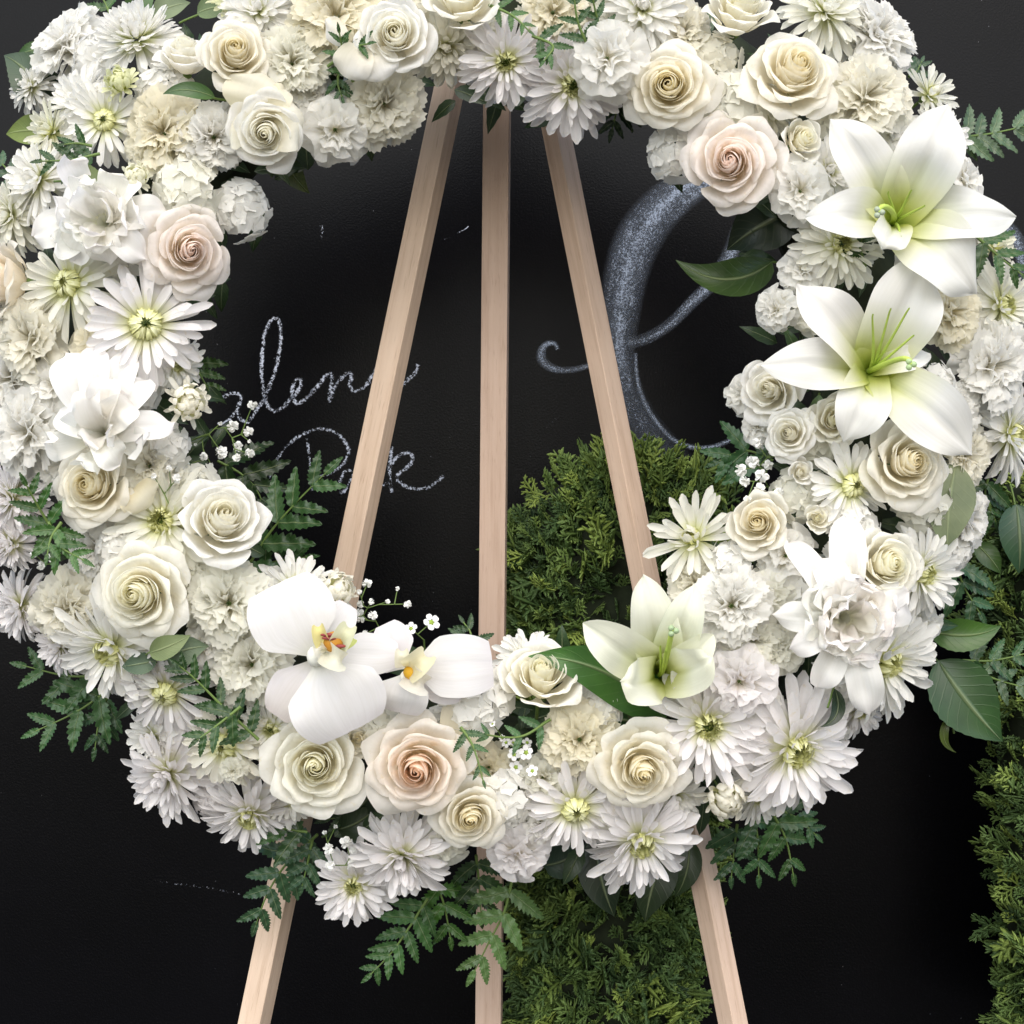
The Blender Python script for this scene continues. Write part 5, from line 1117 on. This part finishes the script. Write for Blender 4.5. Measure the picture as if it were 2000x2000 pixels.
frond([(640, 130), (690, 95), (720, 85)], -.13, -.155, 44, 2, 'small fern tip pointing right at the top, under the beige carnation', (0.026, 0.060, 0.018))
frond([(665, 120), (660, 160), (668, 190)], -.11, -.115, 40, 3, 'dark fern tip hanging above the round white carnation at the upper left', (0.030, 0.062, 0.030))
frond([(1150, 95), (1128, 40), (1120, -20)], -.14, -.155, 40, 4, 'fern tip at the top edge above the brightest white carnation', (0.020, 0.050, 0.016))
frond([(1180, 80), (1165, 30), (1155, -15)], -.13, -.15, 37, 3, 'second fern tip at the top edge, left of the top white chrysanthemum', (0.018, 0.046, 0.014))
frond([(1040, 70), (1080, 90), (1062, 120)], -.135, -.15, 39, 3, 'fern tip between the two daisies at the top', (0.026, 0.064, 0.018))
frond([(955, 10), (1000, 30), (1035, 62)], -.135, -.15, 34, 3, 'thin fern tip beside the ivory rose at the top edge', (0.034, 0.075, 0.022))
frond([(1215, 180), (1205, 215), (1195, 255)], .03, .04, 56, 3, 'dark fern behind the daisy with the brightest carnation', (0.012, 0.026, 0.010))
frond([(195, 300), (140, 312), (78, 315)], -.135, -.14, 50, 4, 'dark fern frond between chrysanthemums at the upper left', (0.020, 0.048, 0.014))
frond([(180, 285), (150, 280), (125, 282)], -.13, -.14, 36, 2, 'small dark fern tip under the yellow hearted chrysanthemum', (0.018, 0.044, 0.014))
frond([(45, 360), (18, 335), (-5, 310)], .0, .02, 48, 3, 'fern tip at the left picture edge above the shaggy chrysanthemum', (0.040, 0.070, 0.052))
frond([(105, 1040), (75, 990), (50, 945)], -.12, -.14, 58, 3, 'serrated fern tip at the left between lilac chrysanthemums and the left rose', (0.026, 0.064, 0.016))
frond([(95, 1020), (115, 1065), (165, 1095)], -.125, -.145, 58, 3, 'second serrated fern tip at the left, above the white carnation', (0.036, 0.080, 0.022))
frond([(120, 1020), (100, 1050), (92, 1085)], -.13, -.14, 48, 2, 'small serrated fern tip at the left beside tiny white buds', (0.036, 0.080, 0.022))
frond([(900, 1420), (925, 1460), (945, 1530)], -.145, -.16, 34, 4, 'fern tip right of the apricot hearted rose', (0.036, 0.072, 0.034))
frond([(1075, 1405), (1010, 1440), (905, 1428)], -.125, -.14, 35, 4, 'fern frond under the ivory rose beside the waxflower', (0.044, 0.086, 0.044))
frond([(915, 1280), (920, 1240), (905, 1215)], -.03, -.02, 42, 2, 'dark fern tip at the foot of the middle easel leg', (0.026, 0.050, 0.026))
frond([(1510, 900), (1455, 880), (1405, 900)], .0, .01, 72, 4, 'fern frond behind the right baby breath sprig', (0.030, 0.070, 0.034))
frond([(1870, 1090), (1880, 1140), (1915, 1200)], .04, .05, 70, 4, 'fern frond over the right conifer beside the white daisy', (0.034, 0.074, 0.044))
frond([(1880, 1290), (1940, 1290), (2010, 1275)], .04, .05, 60, 4, 'fern frond at the right picture edge above the large serrated leaf', (0.030, 0.066, 0.032))
frond([(1900, 1310), (1955, 1330), (2010, 1345)], .04, .05, 52, 3, 'pale fern frond at the right picture edge beside the large serrated leaf', (0.075, 0.105, 0.080))
frond([(1930, 930), (1925, 970), (1945, 1020)], .05, .06, 62, 4, 'dark fern at the right edge under the right facing daisy', (0.024, 0.056, 0.018))
frond([(740, 1560), (700, 1590), (640, 1600)], .0, .0, 66, 4, 'dark fern under the large ivory rose at the bottom', (0.014, 0.032, 0.010))
frond([(1775, 150), (1790, 140), (1800, 120)], .04, .05, 40, 3, 'fern tips behind the ruffled carnation at the outer upper right', (0.040, 0.065, 0.045))
frond([(215, 28), (205, 5), (190, -20)], .02, .03, 46, 2, 'fern tip at the top edge above the big ruffled carnation', (0.030, 0.062, 0.020))

# ---- dark leaves packed between the flowers, too many to count
g = G(); r = random.Random(77)
for i in range(620):
    a = r.uniform(0, 6.2832); q = RR + TW * r.uniform(-.70, .74); x, y_ = CX + q * math.cos(a), CY + q * math.sin(a)
    if not (-140 < x < 2140 and -140 < y_ < 2000): continue
    dd = abs(q - RR) / TW; d0 = r.uniform(-.045, .03) * (1 - dd * .5); b = r.uniform(0, 6.28); L = r.uniform(45, 85)
    p0 = np.array(P(x, y_, d0)); p1 = np.array(P(x + L * math.cos(b), y_ + L * math.sin(b), d0 + r.uniform(-.012, .02))); d = p1 - p0
    g.grid(ribbon(p0, p0 + .3 * d + (0, -.006, 0), p0 + .7 * d + (0, -.006, 0), p1, rad(L * r.uniform(.32, .5)), nv=9, nu=3, shape=leaf_shape, cup=.3, serr=.05, seed=i))
o = link('packed_greenery', g.build('packed_greenery', M_LEAF), None, None, (0.026, 0.055, 0.020))
tag(o, 'dark green leaves packed under and between the flowers of the ring', 'greenery', kind='stuff')

# ---- baby's breath and waxflower
def blossom_mesh(seed):
    r = random.Random(seed); g = G()
    for i in range(16):
        z = 1 - (i + .5) / 16 * 1.25; rr = math.sqrt(max(0, 1 - z * z)); a = i * 2.4; c_ = np.array((rr * math.cos(a), rr * math.sin(a), z)) * .55
        u_ = c_ / np.linalg.norm(c_); t1 = np.cross(u_, (r.uniform(-1, 1), r.uniform(-1, 1), .3)); t1 /= np.linalg.norm(t1); t2 = np.cross(u_, t1)
        vv = np.linspace(0, 1, 4); s_ = np.linspace(-1, 1, 3); L = r.uniform(.5, .75)
        g.grid(np.array([[c_ * .3 + (u_ * .75 + t2 * .35) * L * v + t1 * s * .42 * math.sin(.5 + v * 2.1) + t2 * .2 * v * v for s in s_] for v in vv]), h=.5)
    return g.build('blossom', M_OBJ)
BL = [blossom_mesh(i) for i in range(4)]
def wax_mesh():
    g = G(); pts = []
    for k_ in range(5):
        a = k_ * 1.2566; v = np.linspace(0, 1, 6)[:, None]; s = np.linspace(-1, 1, 5)[None, :]
        hw = .40 * np.sqrt(np.clip(1 - ((v - .55) / .52) ** 2, 0.01, 1)); x = .25 + .75 * v + 0 * s; y = s * hw; z = .12 + .25 * (y ** 2) + .10 * v + 0 * x
        g.grid(np.stack([x * math.cos(a) - y * math.sin(a), x * math.sin(a) + y * math.cos(a), z], -1))
    return g.build('blossom', M_OBJ)
WX = wax_mesh(); g = G(); blob(g, (0, 0, .08), .34, .34, .14); WC = g.build('cup', M_OBJ)
def sprig(name, label, cat, group, base, bd, blossoms, depth, wax=False, hub=None):
    r = random.Random(int(base[0])); o = P(base[0], base[1], bd); ov = np.array(o); root = thing(name, o, label, cat, group); g = G()
    hb = np.array(P(*(hub or base), bd - .02)) - ov
    if hub: g.tube([(0, 0, 0), hb * .5 + (0, -.003, 0), hb], 0.0009, 5)
    hp = np.array((hub or base), float); nodes = [(hp, hb)]
    for (x, y, rr) in sorted(blossoms, key=lambda q: math.hypot(q[0] - hp[0], q[1] - hp[1])):
        p = np.array(P(x, y, depth + r.uniform(-.012, .012))) - ov
        near, nb = min(nodes, key=lambda q: math.hypot(q[0][0] - x, q[0][1] - y) + 6 * r.random())
        if near is not hp: nodes.append((near * .45 + np.array((x, y)) * .55, nb * .45 + p * .55))
        else: nodes.append((near * .5 + np.array((x, y)) * .5, nb * .5 + p * .5))
        g.tube([nb, nb * .5 + p * .5, p + (0, .002, 0)], [.0006, .0005, .0004], 5)
        M = face_matrix(Vector(p), (r.uniform(-.5, .5), -1, r.uniform(-.2, .6)), rad(rr * (0.86 if wax else 1.0), depth), r.uniform(0, 6))
        b_ = link('blossom', WX if wax else BL[r.randrange(4)], root, M, (0.88, 0.87, 0.86) if wax else (0.88, 0.88, 0.85))
        if wax: link('cup', WC, b_, None, (0.30, 0.42, 0.06))
    link('stem', g.build('stem', M_STEM), root)
BG = 'baby breath sprigs in the wreath'
sprig('baby_breath_sprig', 'baby breath sprig in front of the chalk writing at the inner left', 'baby breath', BG, (375, 860), -.06, [(493, 790, 13), (455, 833, 15), (485, 843, 13), (430, 827, 6), (487, 862, 5), (465, 872, 13), (432, 883, 17), (487, 886, 13), (462, 894, 12), (398, 892, 11), (412, 908, 7), (366, 908, 7), (382, 868, 5), (372, 918, 7), (345, 928, 9)], -.075, hub=(408, 848))
sprig('baby_breath_sprig', 'baby breath sprig rising beside the larger orchid at the left easel leg', 'baby breath', BG, (745, 1265), -.05, [(717, 1140, 13), (776, 1150, 6), (757, 1175, 7), (796, 1180, 10), (702, 1156, 8), (725, 1175, 8), (704, 1180, 11), (702, 1196, 11), (728, 1202, 12), (682, 1206, 15), (705, 1210, 11), (714, 1238, 10)], -.075, hub=(740, 1225))
sprig('baby_breath_sprig', 'baby breath cluster at the inner right below the white spray roses', 'baby breath', BG, (1510, 975), -.06, [(1446, 918, 17), (1470, 902, 19), (1488, 930, 18), (1455, 940, 14), (1500, 908, 15), (1484, 955, 15), (1522, 962, 13), (1535, 888, 18), (1512, 880, 15), (1478, 866, 14), (1545, 945, 14), (1460, 975, 10), (1500, 985, 11), (1558, 962, 12)], -.105, hub=(1500, 950))
sprig('baby_breath_sprig', 'three tiny white buds at the left under the serrated fern tips', 'baby breath', BG, (110, 1110), -.06, [(65, 1082, 10), (101, 1090, 13), (80, 1104, 12)], -.10)
sprig('baby_breath_sprig', 'small baby breath cluster above the small bottom daisy', 'baby breath', BG, (660, 1690), -.05, [(642, 1658, 14), (676, 1646, 16), (690, 1662, 12), (645, 1690, 14), (690, 1690, 16), (655, 1615, 6), (634, 1626, 6)], -.08)
sprig('baby_breath_sprig', 'few tiny white buds over the cream carnation at the left', 'baby breath', BG, (330, 985), -.10, [(312, 945, 11), (345, 935, 12), (300, 930, 9), (330, 915, 8)], -.125)
WG = 'waxflower sprigs in the wreath'
sprig('waxflower_sprig', 'waxflower sprig with green centres left of the beige carnation at the bottom', 'waxflower', WG, (1010, 1560), -.05, [(1004, 1474, 15), (1028, 1470, 17), (1008, 1498, 16), (1040, 1506, 14), (988, 1450, 12), (1002, 1450, 10), (962, 1414, 8), (980, 1442, 9), (1030, 1450, 12)], -.115, True, hub=(1012, 1520))
sprig('waxflower_sprig', 'two small waxflowers above the smaller orchid', 'waxflower', WG, (830, 1275), -.03, [(842, 1216, 20), (803, 1228, 15)], -.055, True, hub=(828, 1250))
